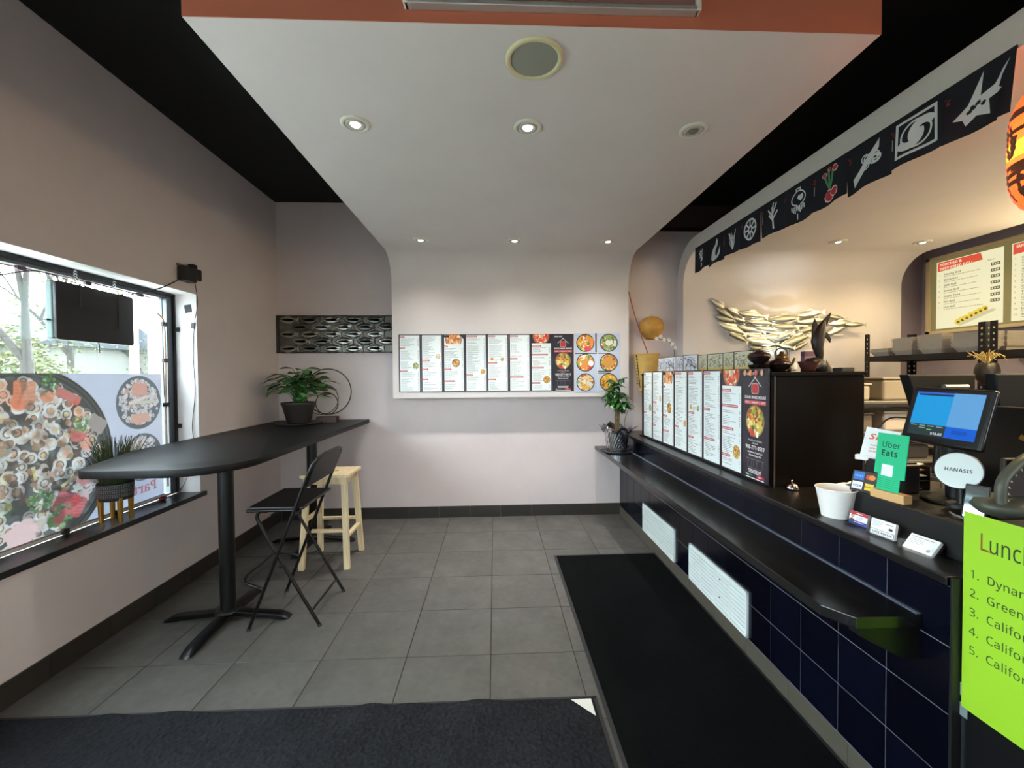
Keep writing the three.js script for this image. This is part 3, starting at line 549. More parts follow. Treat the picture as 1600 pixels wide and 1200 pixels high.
// transformer box on the wall corner with its cords
{
  const t = thing('wall_adapter', 'small black power adapter box on the wall above the window corner', 'adapter', [XL, 2.23, -3.22]);
  part('housing', rb(0.06, 0.11, 0.12, 0.01, 0.035, 0.06, 0), blackPlastic, t);
  part('plug', [rb(0.05, 0.085, 0.06, 0.008, 0.04, 0.075, -0.085), rb(0.04, 0.03, 0.05, 0.005, 0.04, 0.13, -0.05)], M([30, 30, 34], { roughness: 0.4 }), t);
  part('bracket', b2(0, 0.115, -0.08, 0.012, 0.13, 0.06), M([120, 104, 92]), t);
  solo('adapter_cord', tube([[-2.26, 2.25, -3.17], [-2.3, 2.14, -3.0], [-2.4, 2.06, -2.8], [-2.42, 2.085, -2.55], [-2.42, 2.1, -2.35], [-2.42, 2.02, -2.1], [-2.42, 2.05, -1.7]], 0.0035, 50, 6), blackPlastic, 'black cord sagging from the adapter across the window top', 'cord');
  solo('adapter_cord', tube([[-2.255, 2.24, -3.3], [-2.262, 2.1, -3.33], [-2.3, 1.95, -3.348], [-2.315, 1.7, -3.35], [-2.31, 1.4, -3.35], [-2.335, 1.15, -3.35], [-2.32, 0.95, -3.348], [-2.36, 0.8, -3.34], [-2.39, 0.66, -3.28]], 0.0028, 60, 6), M([60, 56, 58]), 'thin dark wavy cord dropping down the white window reveal', 'cord');
  solo('tape_patch', bx(0.05, 0.06, 0.003).rotateZ(0.15).translate(-2.35, 2.06, WZ0 + 0.0055), M([36, 36, 40]), 'black tape square at the top of the window reveal', 'tape');
  solo('tape_patch', bx(0.03, 0.045, 0.003).rotateZ(-0.2).translate(-2.315, 1.93, WZ0 + 0.0055), M([70, 68, 70]), 'small grey tape patch holding the cord on the reveal', 'tape');
}
// LED strip round the window edge with clips
{
  const zS = -3.255, xS = XG + 0.02;
  const strip = thing('led_strip', 'copper coloured LED strip clipped round the window edge', 'light strip', [0, 0, 0]);
  part('strip', tube([[xS, 2.0, zS + 0.06], [xS, 1.965, zS + 0.012], [xS, 1.9, zS], [xS, 1.5, zS], [xS, 1.1, zS + 0.004], [xS, 0.72, zS]], 0.006, 60, 6), M([196, 150, 120], { roughness: 0.35, metalness: 0.3 }), strip);
  part('strip', tube([[xS + 0.006, 2.1, -3.2], [xS + 0.006, 2.112, -2.6], [xS + 0.006, 2.1, -2.0], [xS + 0.006, 2.112, -1.2]], 0.004, 40, 6), M([150, 70, 110], { roughness: 0.4 }), strip, 'purple strip under the top rail');
  part('strip', tube([[xS + 0.016, 0.677, -3.2], [xS + 0.016, 0.674, -2.6], [xS + 0.016, 0.68, -1.6]], 0.004, 40, 6), M([150, 120, 104], { roughness: 0.4 }), strip);
  for (const y of [1.93, 1.66, 1.33, 0.98]) part('clip', rb(0.02, 0.03, 0.05, 0.003, xS, y, zS - 0.004), blackPlastic, strip);
  for (const z of [-2.3, -2.66, -3.04]) part('clip', rb(0.02, 0.024, 0.04, 0.003, xS + 0.006, 2.104, z), M([70, 40, 60], { roughness: 0.4 }), strip);
  for (const z of [-2.48, -2.8]) part('clip', rb(0.02, 0.034, 0.03, 0.003, xS + 0.016, 0.664, z), blackPlastic, strip);
  for (const y of [1.9, 1.16]) part('clip', rb(0.03, 0.035, 0.012, 0.003, XG + 0.045, y, WZ0 + 0.01), blackPlastic, strip);
  const p = thing('inline_plug', 'dark red rounded plug lying on the window sill', 'plug', [-2.4, WY0 + 0.019, -3.13]);
  part('body', [ball(0.019, 0, 0, 0).scale(1, 1, 1.7)], M([110, 28, 32], { roughness: 0.35 }), p);
  part('cord', tube([[0, -0.002, -0.03], [0.01, -0.004, -0.07], [0.02, 0.004, -0.12], [0.01, 0.03, -0.17]], 0.0035, 20, 6), blackPlastic, p);
  part('tail', tube([[0, -0.008, 0.03], [0.02, -0.013, 0.09], [-0.01, -0.013, 0.15], [0.02, -0.013, 0.21]], 0.0035, 20, 6), blackPlastic, p);
}
// fish relief panel on the back wall
const fishOutline = (() => { const s = new THREE.Shape(); s.moveTo(-0.5, 0); s.quadraticCurveTo(-0.3, 0.2, 0.05, 0.17); s.quadraticCurveTo(0.25, 0.13, 0.36, 0.045); s.lineTo(0.5, 0.15); s.lineTo(0.46, 0); s.lineTo(0.5, -0.15); s.lineTo(0.36, -0.045); s.quadraticCurveTo(0.25, -0.13, 0.05, -0.17); s.quadraticCurveTo(-0.3, -0.2, -0.5, 0); return s; })();
{
  const t = thing('fish_relief', 'dark metallic relief panel with five rows of fish', 'wall art', [-1.665, 1.785, ZB]);
  const steel = M([150, 150, 144], { roughness: 0.3, metalness: 0.8 }), steel2 = M([104, 106, 102], { roughness: 0.34, metalness: 0.8 });
  part('backing', b2(-0.615, 0, 0.001, 0.62, 0.385, 0.022), M([96, 94, 88], { roughness: 0.36, metalness: 0.75 }), t);
  part('frame', [b2(-0.625, -0.005, 0.001, 0.62, 0.008, 0.032), b2(-0.625, 0.377, 0.001, 0.62, 0.39, 0.032), b2(-0.625, -0.005, 0.001, -0.595, 0.39, 0.032)], M([44, 38, 36], { roughness: 0.5 }), t);
  for (let r = 0; r < 5; r++) for (let k = 0; k < 6; k++) {
    const x = -0.49 + k * 0.224 - (r % 2) * 0.1; if (x > 0.6 || x < -0.55) continue;
    const f = extrude(fishOutline, 0.05, 0.09, 8).scale(0.2, 0.26, 0.1).translate(0, 0, 0.016);
    part('fish', toCreasedNormals(f, 0.9), rnd() < 0.4 ? steel2 : steel, t).position.set(x, 0.042 + r * 0.075, 0.008);
  }
}
// ---------------------------------------------------------------- mats
{
  const pile = dataTex(512, (u, v) => { const a = vnoise(u * 128, v * 128, 128, 5), b = fbm(u, v, 4, 3, 9); const k = 0.72 + 0.5 * a + 0.3 * (b - 0.5); return [31 * k, 32 * k, 36 * k]; });
  const knob = dataTex(512, (u, v) => 255 * Math.pow(vnoise(u * 72, v * 72, 72, 15), 1.5), false);
  const pm = M([255, 255, 255], { physical: true, specularIntensity: 0.3, map: pile, roughness: 0.95, bumpMap: knob, bumpScale: 0.004 });
  const pileB = dataTex(512, (u, v) => { const a = vnoise(u * 200, v * 200, 200, 25), b = fbm(u, v, 5, 4, 29); const k = 0.8 + 0.3 * a + 0.4 * (b - 0.5); return [11 * k, 13 * k, 14 * k]; });
  const pmB = M([255, 255, 255], { physical: true, specularIntensity: 0.15, map: pileB, roughness: 1, bumpMap: knob, bumpScale: 0.0015 });
  const rub = M([34, 33, 36], { roughness: 0.7 });
  // rippled sheet: a grid with a few low waves along its far edge
  function matSheet(w, d, th, waves) {
    const g = new THREE.BoxGeometry(w, th, d, 160, 1, 24), p = g.attributes.position;
    for (let i = 0; i < p.count; i++) { const x = p.getX(i), z = p.getZ(i); let y = 0; for (const [c, s, a] of waves) y += a * Math.exp(-((x - c + (z + d / 2) * 0.3) ** 2) / (2 * s * s)) * Math.max(0, 1 - (z + d / 2) / 0.5); p.setY(i, p.getY(i) + th / 2 + y); }
    g.computeVertexNormals(); return worldUV(g, 1);
  }
  const a = thing('entrance_mat', 'charcoal ribbed entrance mat with rippled edge across the floor', 'mat', [-0.905, 0.0005, -1.38]);
  part('pile', matSheet(2.71, 1.11, 0.009, [[-0.83, 0.05, 0.012], [-0.55, 0.06, 0.014], [0.33, 0.05, 0.014], [0.5, 0.04, 0.008], [0.82, 0.06, 0.014]]), pm, a);
  part('rubber_edge', [b2(-1.355, 0, -0.57, 1.37, 0.006, -0.553), b2(1.354, 0, -0.57, 1.373, 0.006, 0.56)], rub, a);
  part('corner_patch', extrude(poly([[0, 0], [0.095, 0], [0.095, -0.1]]), 0.001).rotateX(-Math.PI / 2).translate(1.247, 0.0115, -0.545), M([214, 214, 206], { roughness: 0.7 }), a, 'white triangular corner patch');
  const b = thing('floor_runner', 'black carpet runner lying along the tiled counter', 'mat', [0.92, 0.0005, -2.3]);
  part('pile', matSheet(0.83, 2.42, 0.008, []), pmB, b);
  part('rubber_edge', [b2(-0.435, 0, -1.23, -0.415, 0.005, 1.22), b2(-0.435, 0, -1.23, 0.43, 0.005, -1.21), b2(0.415, 0, -1.23, 0.432, 0.005, 1.22)], rub, b);
  a.position.z = -1.39;
}
// ---------------------------------------------------------------- right-hand wall corner
{
  const g = thing('gourd', 'large dried yellow gourd hanging on the wall beside the white panel', 'gourd', [1.68, 1.9, -4.47]);
  part('body', lathe([[0, 0.0], [0.06, 0.002], [0.072, 0.025], [0.1, 0.06], [0.128, 0.11], [0.13, 0.155], [0.11, 0.205], [0.07, 0.235], [0.03, 0.248], [0, 0.25]], 32).scale(1, 1, 0.72), M([255, 255, 255], { roughness: 0.5, map: dataTex(128, (u, v) => { const a = fbm(u, v, 6, 4, 90), k = 0.8 + 0.4 * a; return [186 * k, 138 * k, 58 * k]; }) }), g);
  part('hook', new THREE.TorusGeometry(0.012, 0.002, 6, 14).translate(0, 0.258, 0), chrome, g);
  const b = thing('woven_basket', 'tall woven straw basket with dark stitching holding the rod', 'basket', [1.6, 1.36, -4.41]);
  const straw = M([255, 255, 255], { roughness: 0.8, map: dataTex(256, (u, v) => { const w = 0.5 + 0.5 * Math.sin(u * 6.283 * 40) * Math.sin(v * 6.283 * 40), k = 0.78 + 0.2 * w + 0.15 * fbm(u, v, 8, 3, 95); return [206 * k, 168 * k, 92 * k]; }) });
  part('weave', new THREE.CylinderGeometry(0.135, 0.075, 0.38, 24, 1, true).scale(1, 1, 0.8).translate(0, 0.19, 0), Object.assign(straw, { side: THREE.DoubleSide }), b);
  part('rim', new THREE.TorusGeometry(0.135, 0.006, 8, 40).rotateX(Math.PI / 2).scale(1, 1, 0.8).translate(0, 0.38, 0), straw, b);
  part('base', cyl(0.076, 0.076, 0.006, 0, 0.003, 0), straw, b);
  const st = []; for (let k = 0; k < 10; k++) st.push(bx(0.024, 0.004, 0.004, -0.118 + k * 0.0006, 0.36 - k * 0.032, 0.052)); st.push(rod([-0.124, 0.375, 0.05], [-0.078, 0.03, 0.03], 0.003));
  part('stitching', st, M([60, 40, 26], { roughness: 0.8 }), b, 'dark leather stitching');
  solo('fishing_rod', tube([[1.44, 2.42, -4.5], [1.5, 2.15, -4.47], [1.56, 1.95, -4.46], [1.635, 1.72, -4.44], [1.655, 1.45, -4.43]], 0.006, 30, 8), M([170, 92, 58], { roughness: 0.5 }), 'thin reddish rod leaning in the straw basket', 'rod');
  // potted tree in silver wrap on the ledge
  const t = thing('potted_tree', 'small braided tree in crumpled silver foil on the ledge', 'plant', [1.22, LH, -4.2]);
  t.scale.set(0.93, 1, 0.93);
  part('saucer', lathe([[0, 0], [0.15, 0], [0.176, 0.014], [0.17, 0.017], [0.145, 0.008], [0, 0.008]], 36), M([44, 44, 48], { roughness: 0.4 }), t, 'dark saucer');
  const foil = new THREE.CylinderGeometry(0.135, 0.098, 0.235, 64, 16, true), fp = foil.attributes.position;
  for (let i = 0; i < fp.count; i++) { const a = Math.atan2(fp.getZ(i), fp.getX(i)), y = fp.getY(i) / 0.235 + 0.5, k = 1 + 0.05 * Math.sin(a * 21 + y * 9) * Math.sin(y * 14 + a * 5) + 0.03 * Math.sin(a * 47 + y * 5), f = Math.max(0, y - 0.85) * 1.2 * (0.6 + 0.6 * Math.sin(a * 4)); fp.setXYZ(i, fp.getX(i) * (k + f), fp.getY(i) + (y > 0.9 ? 0.03 * Math.sin(a * 5 + 1) : 0), fp.getZ(i) * (k + f)); }
  foil.computeVertexNormals();
  part('foil_wrap', foil.translate(0, 0.127, 0), M([205, 206, 212], { roughness: 0.2, metalness: 1, side: THREE.DoubleSide }), t, 'crumpled silver foil');
  const flap = (a, l, w, e) => { const g2 = leafGeo(l, w, 0.3, -0.2, 6).rotateZ(e).rotateY(-a).translate(Math.cos(a) * 0.12, 0.225, Math.sin(a) * 0.12); return g2; };
  for (const f of [flap(2.9, 0.12, 0.05, 0.75), flap(0.35, 0.13, 0.06, 0.55), flap(1.4, 0.07, 0.06, 0.8), flap(4.6, 0.1, 0.06, 0.9)]) part('foil_flap', f, M([150, 150, 156], { roughness: 0.25, metalness: 1, side: THREE.DoubleSide }), t);
  part('soil', cyl(0.118, 0.118, 0.004, 0, 0.2, 0), M([50, 38, 30], { roughness: 1 }), t);
  const bark = M([128, 104, 72], { roughness: 0.85 });
  part('trunk', [0, 2.1, 4.2].map((o) => tube([0, 0.08, 0.16, 0.24, 0.32, 0.4].map((y) => [Math.cos(y * 22 + o) * 0.016, 0.19 + y, Math.sin(y * 22 + o) * 0.016]), 0.009, 24, 6)), bark, t);
  for (const [x, z] of [[0.02, 0.02], [0.07, 0.03], [0.03, -0.03]]) part('shoot', tube([[x, 0.19, z], [x * 1.1, 0.32, z * 1.2], [x * 1.5, 0.42, z * 1.6]], 0.004, 10, 5), bark, t);
  for (let k = 0; k < 34; k++) {
    const a = rr(0, 6.283), low = k > 19, h = low ? rr(0.34, 0.52) : rr(0.52, 0.77), out = low ? rr(0.05, 0.11) : rr(0.01, 0.11), cx = Math.cos(a) * out + (low ? 0.02 : 0), cz = Math.sin(a) * out * 0.7 + (low ? 0.02 : 0), ls = [];
    for (let q = 0; q < 6; q++) { const L = rr(0.08, 0.125); ls.push(leafGeo(L, rr(0.016, 0.023), rr(0.5, 1.1)).rotateZ(rr(-0.4, 0.4)).rotateY(q * 1.047 + rr(-0.2, 0.2))); }
    const lf = merge(ls).rotateX(rr(-0.4, 0.4)).rotateZ(rr(-0.4, 0.4)).translate(cx, h, cz);
    part('leaf', [lf, tube([[cx * 0.2, h - 0.08, cz * 0.2], [cx * 0.6, h - 0.02, cz * 0.6], [cx, h, cz]], 0.002, 6, 4)], pick(greens), t);
  }
}
// ---------------------------------------------------------------- on top of the hutch
const HT = CH + 0.622;
const ink = (goldFoot, k) => canvasTex(128, 256, (x, w, h) => {
  x.fillStyle = goldFoot ? '#b9b59a' : '#c3c6cc'; x.fillRect(0, 0, w, h);
  for (let q = 0; q < 40; q++) blob(x, rr(10, w - 10), rr(20, h * 0.7), rr(3, 9), pick(goldFoot ? ['#7d7c68', '#8f8c74', '#5f6050', '#a05a4a'] : ['#4a505c', '#6a707c', '#8a909a']), 7, 0.8);
  x.strokeStyle = goldFoot ? '#6a6a58' : '#3a404c'; x.lineWidth = 4; for (let q = 0; q < 6; q++) { x.beginPath(); x.moveTo(rr(10, w), h * 0.75); x.quadraticCurveTo(rr(0, w), h * 0.45, rr(0, w), h * 0.25); x.stroke(); }
  if (!goldFoot && k > 0) { x.strokeRect(24, h * 0.5, w - 48, h * 0.4); x.beginPath(); x.moveTo(64, h * 0.5); x.lineTo(64, h * 0.9); x.stroke(); }
  if (goldFoot) { x.fillStyle = '#c2a55c'; x.fillRect(0, h * 0.74, w, h * 0.26); }
});
function foldingScreen(name, label, z0, n, pw, h, goldFoot) {
  const t = thing(name, label, 'screen', [1.545, HT, z0]);
  let x = 0, z = 0;
  for (let k = 0; k < n; k++) {
    const a = (k % 2 ? 1 : -1) * 0.13, g = new THREE.Group(); g.name = 'leaf'; t.add(g);
    const dx = Math.sin(a) * pw, dz = Math.cos(a) * pw;
    const face = new THREE.Mesh(sheet(pw - 0.006, h - 0.006, 0.004), facing(M([255, 255, 255], { map: ink(goldFoot, k), roughness: 0.5 }), sheetEdge)); face.name = 'picture'; face.position.y = 0.003; g.add(face);
    part('border', [bx(0.004, h, 0.007, -pw / 2 + 0.002, h / 2, 0.002), bx(0.004, h, 0.007, pw / 2 - 0.002, h / 2, 0.002), bx(pw, 0.004, 0.007, 0, 0.002, 0.002), bx(pw, 0.004, 0.007, 0, h - 0.002, 0.002)], M([34, 32, 28], { roughness: 0.4 }), g);
    g.rotation.y = -Math.PI / 2 + a; g.position.set(x - dx / 2 - 0.0, 0, z + dz / 2); x -= dx; z += dz;
  }
}
foldingScreen('table_screen', 'miniature folding screen with grey ink painted garden scenes', -4.0, 4, 0.2, 0.145, false);
foldingScreen('table_screen', 'miniature folding screen with gold lower border', -3.18, 4, 0.172, 0.135, true);
{
  const t = thing('orchid', 'white orchid spray rising behind the ink painted folding screen', 'orchid', [1.72, HT, -4.02]);
  part('pot', lathe([[0, 0], [0.035, 0], [0.048, 0.09], [0.044, 0.09], [0.04, 0.08], [0, 0.078]], 20), white, t);
  part('stem', tube([[0, 0.08, 0], [0.01, 0.18, 0.0], [0, 0.26, 0.005], [-0.06, 0.31, 0.01], [-0.16, 0.335, 0.015]], 0.0025, 30, 5), M([74, 84, 50]), t);
  for (const [x, y] of [[-0.17, 0.335], [-0.132, 0.354], [-0.098, 0.322], [-0.05, 0.318], [-0.018, 0.28], [0.008, 0.245]]) {
    const ps = []; for (let k = 0; k < 5; k++) ps.push(new THREE.CircleGeometry(0.011, 10).scale(1, 0.6, 1).translate(0.011, 0, 0).rotateZ(k * 1.257 + x * 40)); ps.push(ball(0.005, 0, 0, 0.003, 8));
    part('blossom', merge(ps), M([242, 238, 232], { roughness: 0.6, side: THREE.DoubleSide }), t).position.set(x, y, 0.02 + rnd() * 0.01);
  }
}
const lacquer = M([24, 18, 18], { roughness: 0.22 });
const bowlGeo = lathe([[0, 0], [0.028, 0], [0.03, 0.008], [0.048, 0.02], [0.06, 0.045], [0.057, 0.045], [0.045, 0.024], [0, 0.016]], 28);
const lidGeo = lathe([[0.061, 0.0], [0.06, 0.008], [0.05, 0.02], [0.022, 0.028], [0.024, 0.036], [0.0, 0.036]], 28);
[[1.535, 0, -2.4, 'black lacquer bowl at the near end of the cabinet top'], [1.535, 0.046, -2.4, 'black lacquer bowl stacked on the bowl at the cabinet end'], [1.655, 0, -2.4, 'black lacquer bowl beside the brass teapot']].forEach(([x, y, z, lb], k) => {
  const t = thing('lacquer_bowl', lb, 'bowl', [x, HT + y, z]); part('bowl', bowlGeo, lacquer, t); if (k) part('lid', lidGeo, M([40, 22, 20], { roughness: 0.25 }), t).position.y = 0.045;
});
solo('wooden_tray', rb2(1.59, HT, -2.58, 1.69, HT + 0.07, -2.5, 0.006), M([52, 42, 34], { roughness: 0.5 }), 'small dark wooden box behind the stacked bowls', 'box');
{
  const t = thing('teapot', 'tarnished brass teapot with arched handle on the cabinet top', 'teapot', [1.725, HT, -2.48]);
  const brass = M([128, 104, 62], { roughness: 0.3, metalness: 0.85 });
  part('body', lathe([[0, 0], [0.045, 0], [0.05, 0.01], [0.044, 0.06], [0.036, 0.085], [0.0, 0.088]], 28), brass, t);
  part('lid', lathe([[0.035, 0.086], [0.03, 0.1], [0.012, 0.112], [0.012, 0.122], [0, 0.126]], 24), brass, t);
  part('spout', tube([[0.04, 0.03, 0], [0.065, 0.05, 0], [0.08, 0.085, 0]], 0.007, 12, 8), brass, t);
  part('handle', tube([[-0.038, 0.07, 0], [-0.04, 0.12, 0], [-0.01, 0.145, 0], [0.03, 0.13, 0], [0.035, 0.08, 0]], 0.004, 24, 6), M([84, 90, 74], { roughness: 0.5, metalness: 0.5 }), t);
  const c = thing('wind_chime', 'small green metal wind chime with thin hanging rods by the teapot', 'chime', [1.79, HT, -2.56]);
  part('arm', tube([[-0.08, 0.158, 0], [-0.04, 0.164, 0], [0.0, 0.152, 0], [0.045, 0.146, 0]], 0.005, 16, 6), M([52, 78, 70], { roughness: 0.5, metalness: 0.4 }), c);
  part('stand', [rod([-0.03, 0.0, -0.02], [-0.03, 0.16, -0.02], 0.003), bx(0.08, 0.006, 0.05, 0, 0.003, -0.01)], bronzeDark, c);
  for (let k = 0; k < 4; k++) part('hanging_rod', rod([0.005 + k * 0.011, 0.06, 0], [0.005 + k * 0.011, 0.148, 0], 0.0016, 6), M([88, 80, 92], { roughness: 0.4, metalness: 0.6 }), c);
  solo('rice_bowl', lathe([[0, 0], [0.03, 0], [0.034, 0.01], [0.055, 0.06], [0.052, 0.06], [0.03, 0.014], [0, 0.012]], 24).translate(1.8, HT, -2.36), M([70, 34, 30], { roughness: 0.4 }), 'dark red bowl between the chime and the whale carving', 'bowl');
}
// whale-tail carving on a rock
{
  const t = thing('dolphin_carving', 'dark carved dolphin diving into a black rock base', 'carving', [1.9, HT, -2.4]);
  const carve = M([34, 25, 22], { physical: true, specularIntensity: 0.5, roughness: 0.4 });
  const prof = [[0.0, 0.07, 0.016, 0.014], [-0.004, 0.1, 0.022, 0.02], [-0.014, 0.14, 0.03, 0.024], [-0.016, 0.18, 0.036, 0.027], [-0.008, 0.22, 0.036, 0.026], [0.004, 0.255, 0.028, 0.02], [0.016, 0.285, 0.016, 0.012], [0.024, 0.3, 0.008, 0.007]];
  const p = [], ix = [], N = 16;
  prof.forEach(([cx, cy, rx, rz], i) => { for (let k = 0; k < N; k++) { const a = k / N * 6.2832; p.push(cx + Math.cos(a) * rx, cy, Math.sin(a) * rz); } if (i) for (let k = 0; k < N; k++) { const a = (i - 1) * N + k, b = (i - 1) * N + (k + 1) % N; ix.push(a, a + N, b, b, a + N, b + N); } });
  const bg = new THREE.BufferGeometry(); bg.setAttribute('position', new THREE.Float32BufferAttribute(p, 3)); bg.setIndex(ix); bg.setAttribute('uv', new THREE.Float32BufferAttribute(new Float32Array(p.length / 3 * 2), 2)); bg.computeVertexNormals();
  part('body', bg, carve, t);
  const fl = (pts) => extrude(poly(pts), 0.006, 0.002).translate(0, 0, -0.003);
  part('tail_fluke', fl([[-0.002, 0.27], [0.02, 0.24], [0.052, 0.3], [0.062, 0.345], [0.04, 0.325], [0.016, 0.3]]), carve, t);
  part('tail_fluke', fl([[-0.05, 0.2], [-0.048, 0.265], [-0.034, 0.31], [-0.018, 0.28], [-0.012, 0.22]]), carve, t);
  part('fin', fl([[0.022, 0.235], [0.046, 0.225], [0.062, 0.195], [0.06, 0.17], [0.044, 0.19], [0.02, 0.21]]), carve, t);
  const rock = new THREE.IcosahedronGeometry(1, 3), q = rock.attributes.position;
  for (let i = 0; i < q.count; i++) { const x = q.getX(i), y = q.getY(i), z = q.getZ(i), k = 0.85 + 0.3 * fbm(x * 0.3 + 0.5, z * 0.3 + y * 0.2 + 0.5, 8, 3, 61); q.setXYZ(i, x * k * 0.075, Math.max(y * k * 0.055, -0.03) + 0.03, z * k * 0.05); }
  rock.computeVertexNormals(); part('rock_base', rock.translate(-0.035, 0, 0), M([18, 17, 18], { roughness: 0.3 }), t);
  part('wave', new THREE.ConeGeometry(0.026, 0.07, 10).rotateZ(0.35).translate(0.034, 0.038, 0.02), M([110, 104, 96], { roughness: 0.4 }), t, 'pale grey crest');
  solo('gift_box', bx(0.12, 0.125, 0.03).rotateY(0.1).translate(1.94, HT + 0.0625, -2.52), M([255, 255, 255], { roughness: 0.35, map: canvasTex(128, 128, (x) => { x.fillStyle = '#5a3a52'; x.fillRect(0, 0, 128, 128); x.fillStyle = '#8a6a7c'; x.fillRect(0, 30, 128, 40); x.fillStyle = '#b98a8c'; x.beginPath(); x.arc(50, 62, 14, 0, 7); x.arc(96, 62, 14, 0, 7); x.fill(); x.fillStyle = '#3a2a8a'; x.fillRect(34, 88, 60, 40); }) }), 'purple patterned gift box standing behind the dolphin carving', 'box');
  solo('napkin_stack', rb2(1.9, HT, -2.31, 1.97, HT + 0.022, -2.24, 0.003), M([40, 34, 34], { roughness: 0.6 }), 'small dark stack at the right end of the cabinet top', 'stack');
}
// ---------------------------------------------------------------- metal fish on the kitchen wall
{
  const t = thing('fish_sculpture', 'wall sculpture of a shoal of silver metal fish', 'wall art', [3.05, 1.95, PZ]);
  const L = [[260, 530, 395, 645], [305, 600, 440, 705], [380, 588, 505, 690], [475, 632, 690, 685], [300, 662, 515, 728], [420, 670, 550, 728], [540, 700, 745, 738], [715, 682, 935, 698], [480, 740, 675, 806], [600, 745, 805, 797], [735, 735, 935, 768], [930, 655, 1135, 648], [930, 702, 1165, 706], [1165, 660, 1305, 702], [1180, 722, 1365, 728], [1315, 730, 1460, 743], [920, 785, 1085, 770], [1150, 805, 1335, 750], [325, 715, 525, 822], [400, 790, 535, 880], [530, 800, 720, 865], [640, 825, 870, 852], [800, 885, 1035, 832], [540, 842, 765, 905], [830, 860, 1010, 790], [560, 900, 745, 950], [735, 905, 905, 925], [640, 930, 810, 900], [880, 930, 1020, 880], [720, 790, 930, 830], [760, 840, 900, 800]];
  const metals = [M([180, 180, 168], { roughness: 0.3, metalness: 0.85 }), M([150, 150, 136], { roughness: 0.34, metalness: 0.85 }), M([200, 200, 190], { roughness: 0.28, metalness: 0.85 })];
  const fg = (() => { // one fish: swept ellipse body, forked tail
    const N = 10, st = [[-0.5, 0.004], [-0.42, 0.05], [-0.25, 0.095], [0, 0.11], [0.2, 0.08], [0.35, 0.035], [0.4, 0.025]], p = [], ix = [];
    st.forEach(([x, r], i) => { for (let k = 0; k < N; k++) { const a = k / N * 6.2832; p.push(x, Math.cos(a) * r + 0.03 * Math.sin(x * 4), Math.sin(a) * r * 0.5); } if (i) for (let k = 0; k < N; k++) { const a = (i - 1) * N + k, b = (i - 1) * N + (k + 1) % N; ix.push(a, b, a + N, b, b + N, a + N); } });
    const g = new THREE.BufferGeometry(); g.setAttribute('position', new THREE.Float32BufferAttribute(p, 3)); g.setAttribute('uv', new THREE.Float32BufferAttribute(new Float32Array(p.length / 3 * 2), 2)); g.setIndex(ix); g.computeVertexNormals();
    const tail = extrude(poly([[0.37, 0.05], [0.5, 0.12], [0.47, 0.03], [0.5, -0.06], [0.37, 0.01]]), 0.012), fin = extrude(poly([[-0.15, 0.09], [0.0, 0.15], [0.12, 0.1], [0.1, 0.07]]), 0.01).translate(0, 0, -0.005);
    return merge([g, tail, fin]);
  })();
  L.forEach(([a, b, c, d], k) => {
    const zz = PZ + 0.03 + (k % 4) * 0.014, p = onPlane(1060 + a / 5, 360 + b / 5, 'z', zz), q = onPlane(1060 + c / 5, 360 + d / 5, 'z', zz), len = p.distanceTo(q);
    const f = part('fish', fg, metals[k % 3], t); f.position.set((p.x + q.x) / 2 - 3.05, (p.y + q.y) / 2 - 1.95, zz - PZ); f.rotation.z = Math.atan2(q.y - p.y, q.x - p.x); f.scale.set(len * 1.12, len * 1.25, 0.26);
  });
  part('mounting_bar', [b2(-0.55, -0.02, 0.002, 0.7, -0.005, 0.02), b2(-0.1, -0.15, 0.002, -0.085, 0.15, 0.02), b2(-0.35, 0.08, 0.002, 0.3, 0.092, 0.02)], brushed, t);
}
// ---------------------------------------------------------------- lamps
function downlight(x, z, on, label, group, warm, angle = 1.15, power = LAMP.down) {
  const t = thing('downlight', label, 'downlight', [x, CY, z], 0, group);
  const trim = M([214, 212, 200], { roughness: 0.45 });
  part('trim_ring', lathe([[0.069, 0.0], [0.069, -0.005], [0.06, -0.01], [0.05, -0.008], [0.048, -0.0005]], 36), trim, t);
  part('gimbal', lathe([[0.047, -0.001], [0.046, -0.009], [0.036, -0.011], [0.028, -0.004], [0.0, -0.003]], 32), M([188, 186, 176], { roughness: 0.4 }), t);
  const c = warm ? LAMP.warm : LAMP.cool;
  const em = on ? M([255, 255, 255], { emissive: new THREE.Color().setRGB(...(warm ? [1, 0.93, 0.8] : [1, 1, 1])), emissiveIntensity: 2.2, roughness: 0.3 }) : M([120, 118, 108], { roughness: 0.25 });
  part('lamp_face', lathe([[0.024, -0.006], [0.02, -0.0115], [0, -0.013]], 24), em, t);
  if (on) {
    const l = new THREE.SpotLight(new THREE.Color().setRGB(...c), power, 0, angle, angle > 1.3 ? 0.4 : 1, 2); l.position.set(0, -0.02, 0); l.target.position.set(0, -1, 0); l.shadow.radius = 1.2; l.castShadow = true; l.name = 'downlight_beam'; t.add(l, l.target); l.target.name = 'downlight_aim';
    if (angle < 0.7) { const w = l.clone(); w.angle = 1.15; w.intensity = 1.5; w.target = l.target; w.name = 'downlight_spill'; t.add(w); }   // the lens also spills sideways
  }
  return t;
}
downlight(-0.668, -2.11, true, 'lit round downlight over the window side of the front row', 'front canopy downlights');
downlight(0.172, -2.115, true, 'lit round downlight in the middle of the front row near the speaker', 'front canopy downlights');
downlight(1.01, -2.118, false, 'unlit round downlight with dark lamp on the counter side of the front row', 'front canopy downlights');
downlight(-0.66, -3.875, true, 'small lit downlight close above the menu panel, window side', 'rear canopy downlights', false, 0.62, 4.2);
downlight(0.19, -3.88, true, 'small lit downlight close above the middle of the menu panel', 'rear canopy downlights', false, 0.62, 4.2);
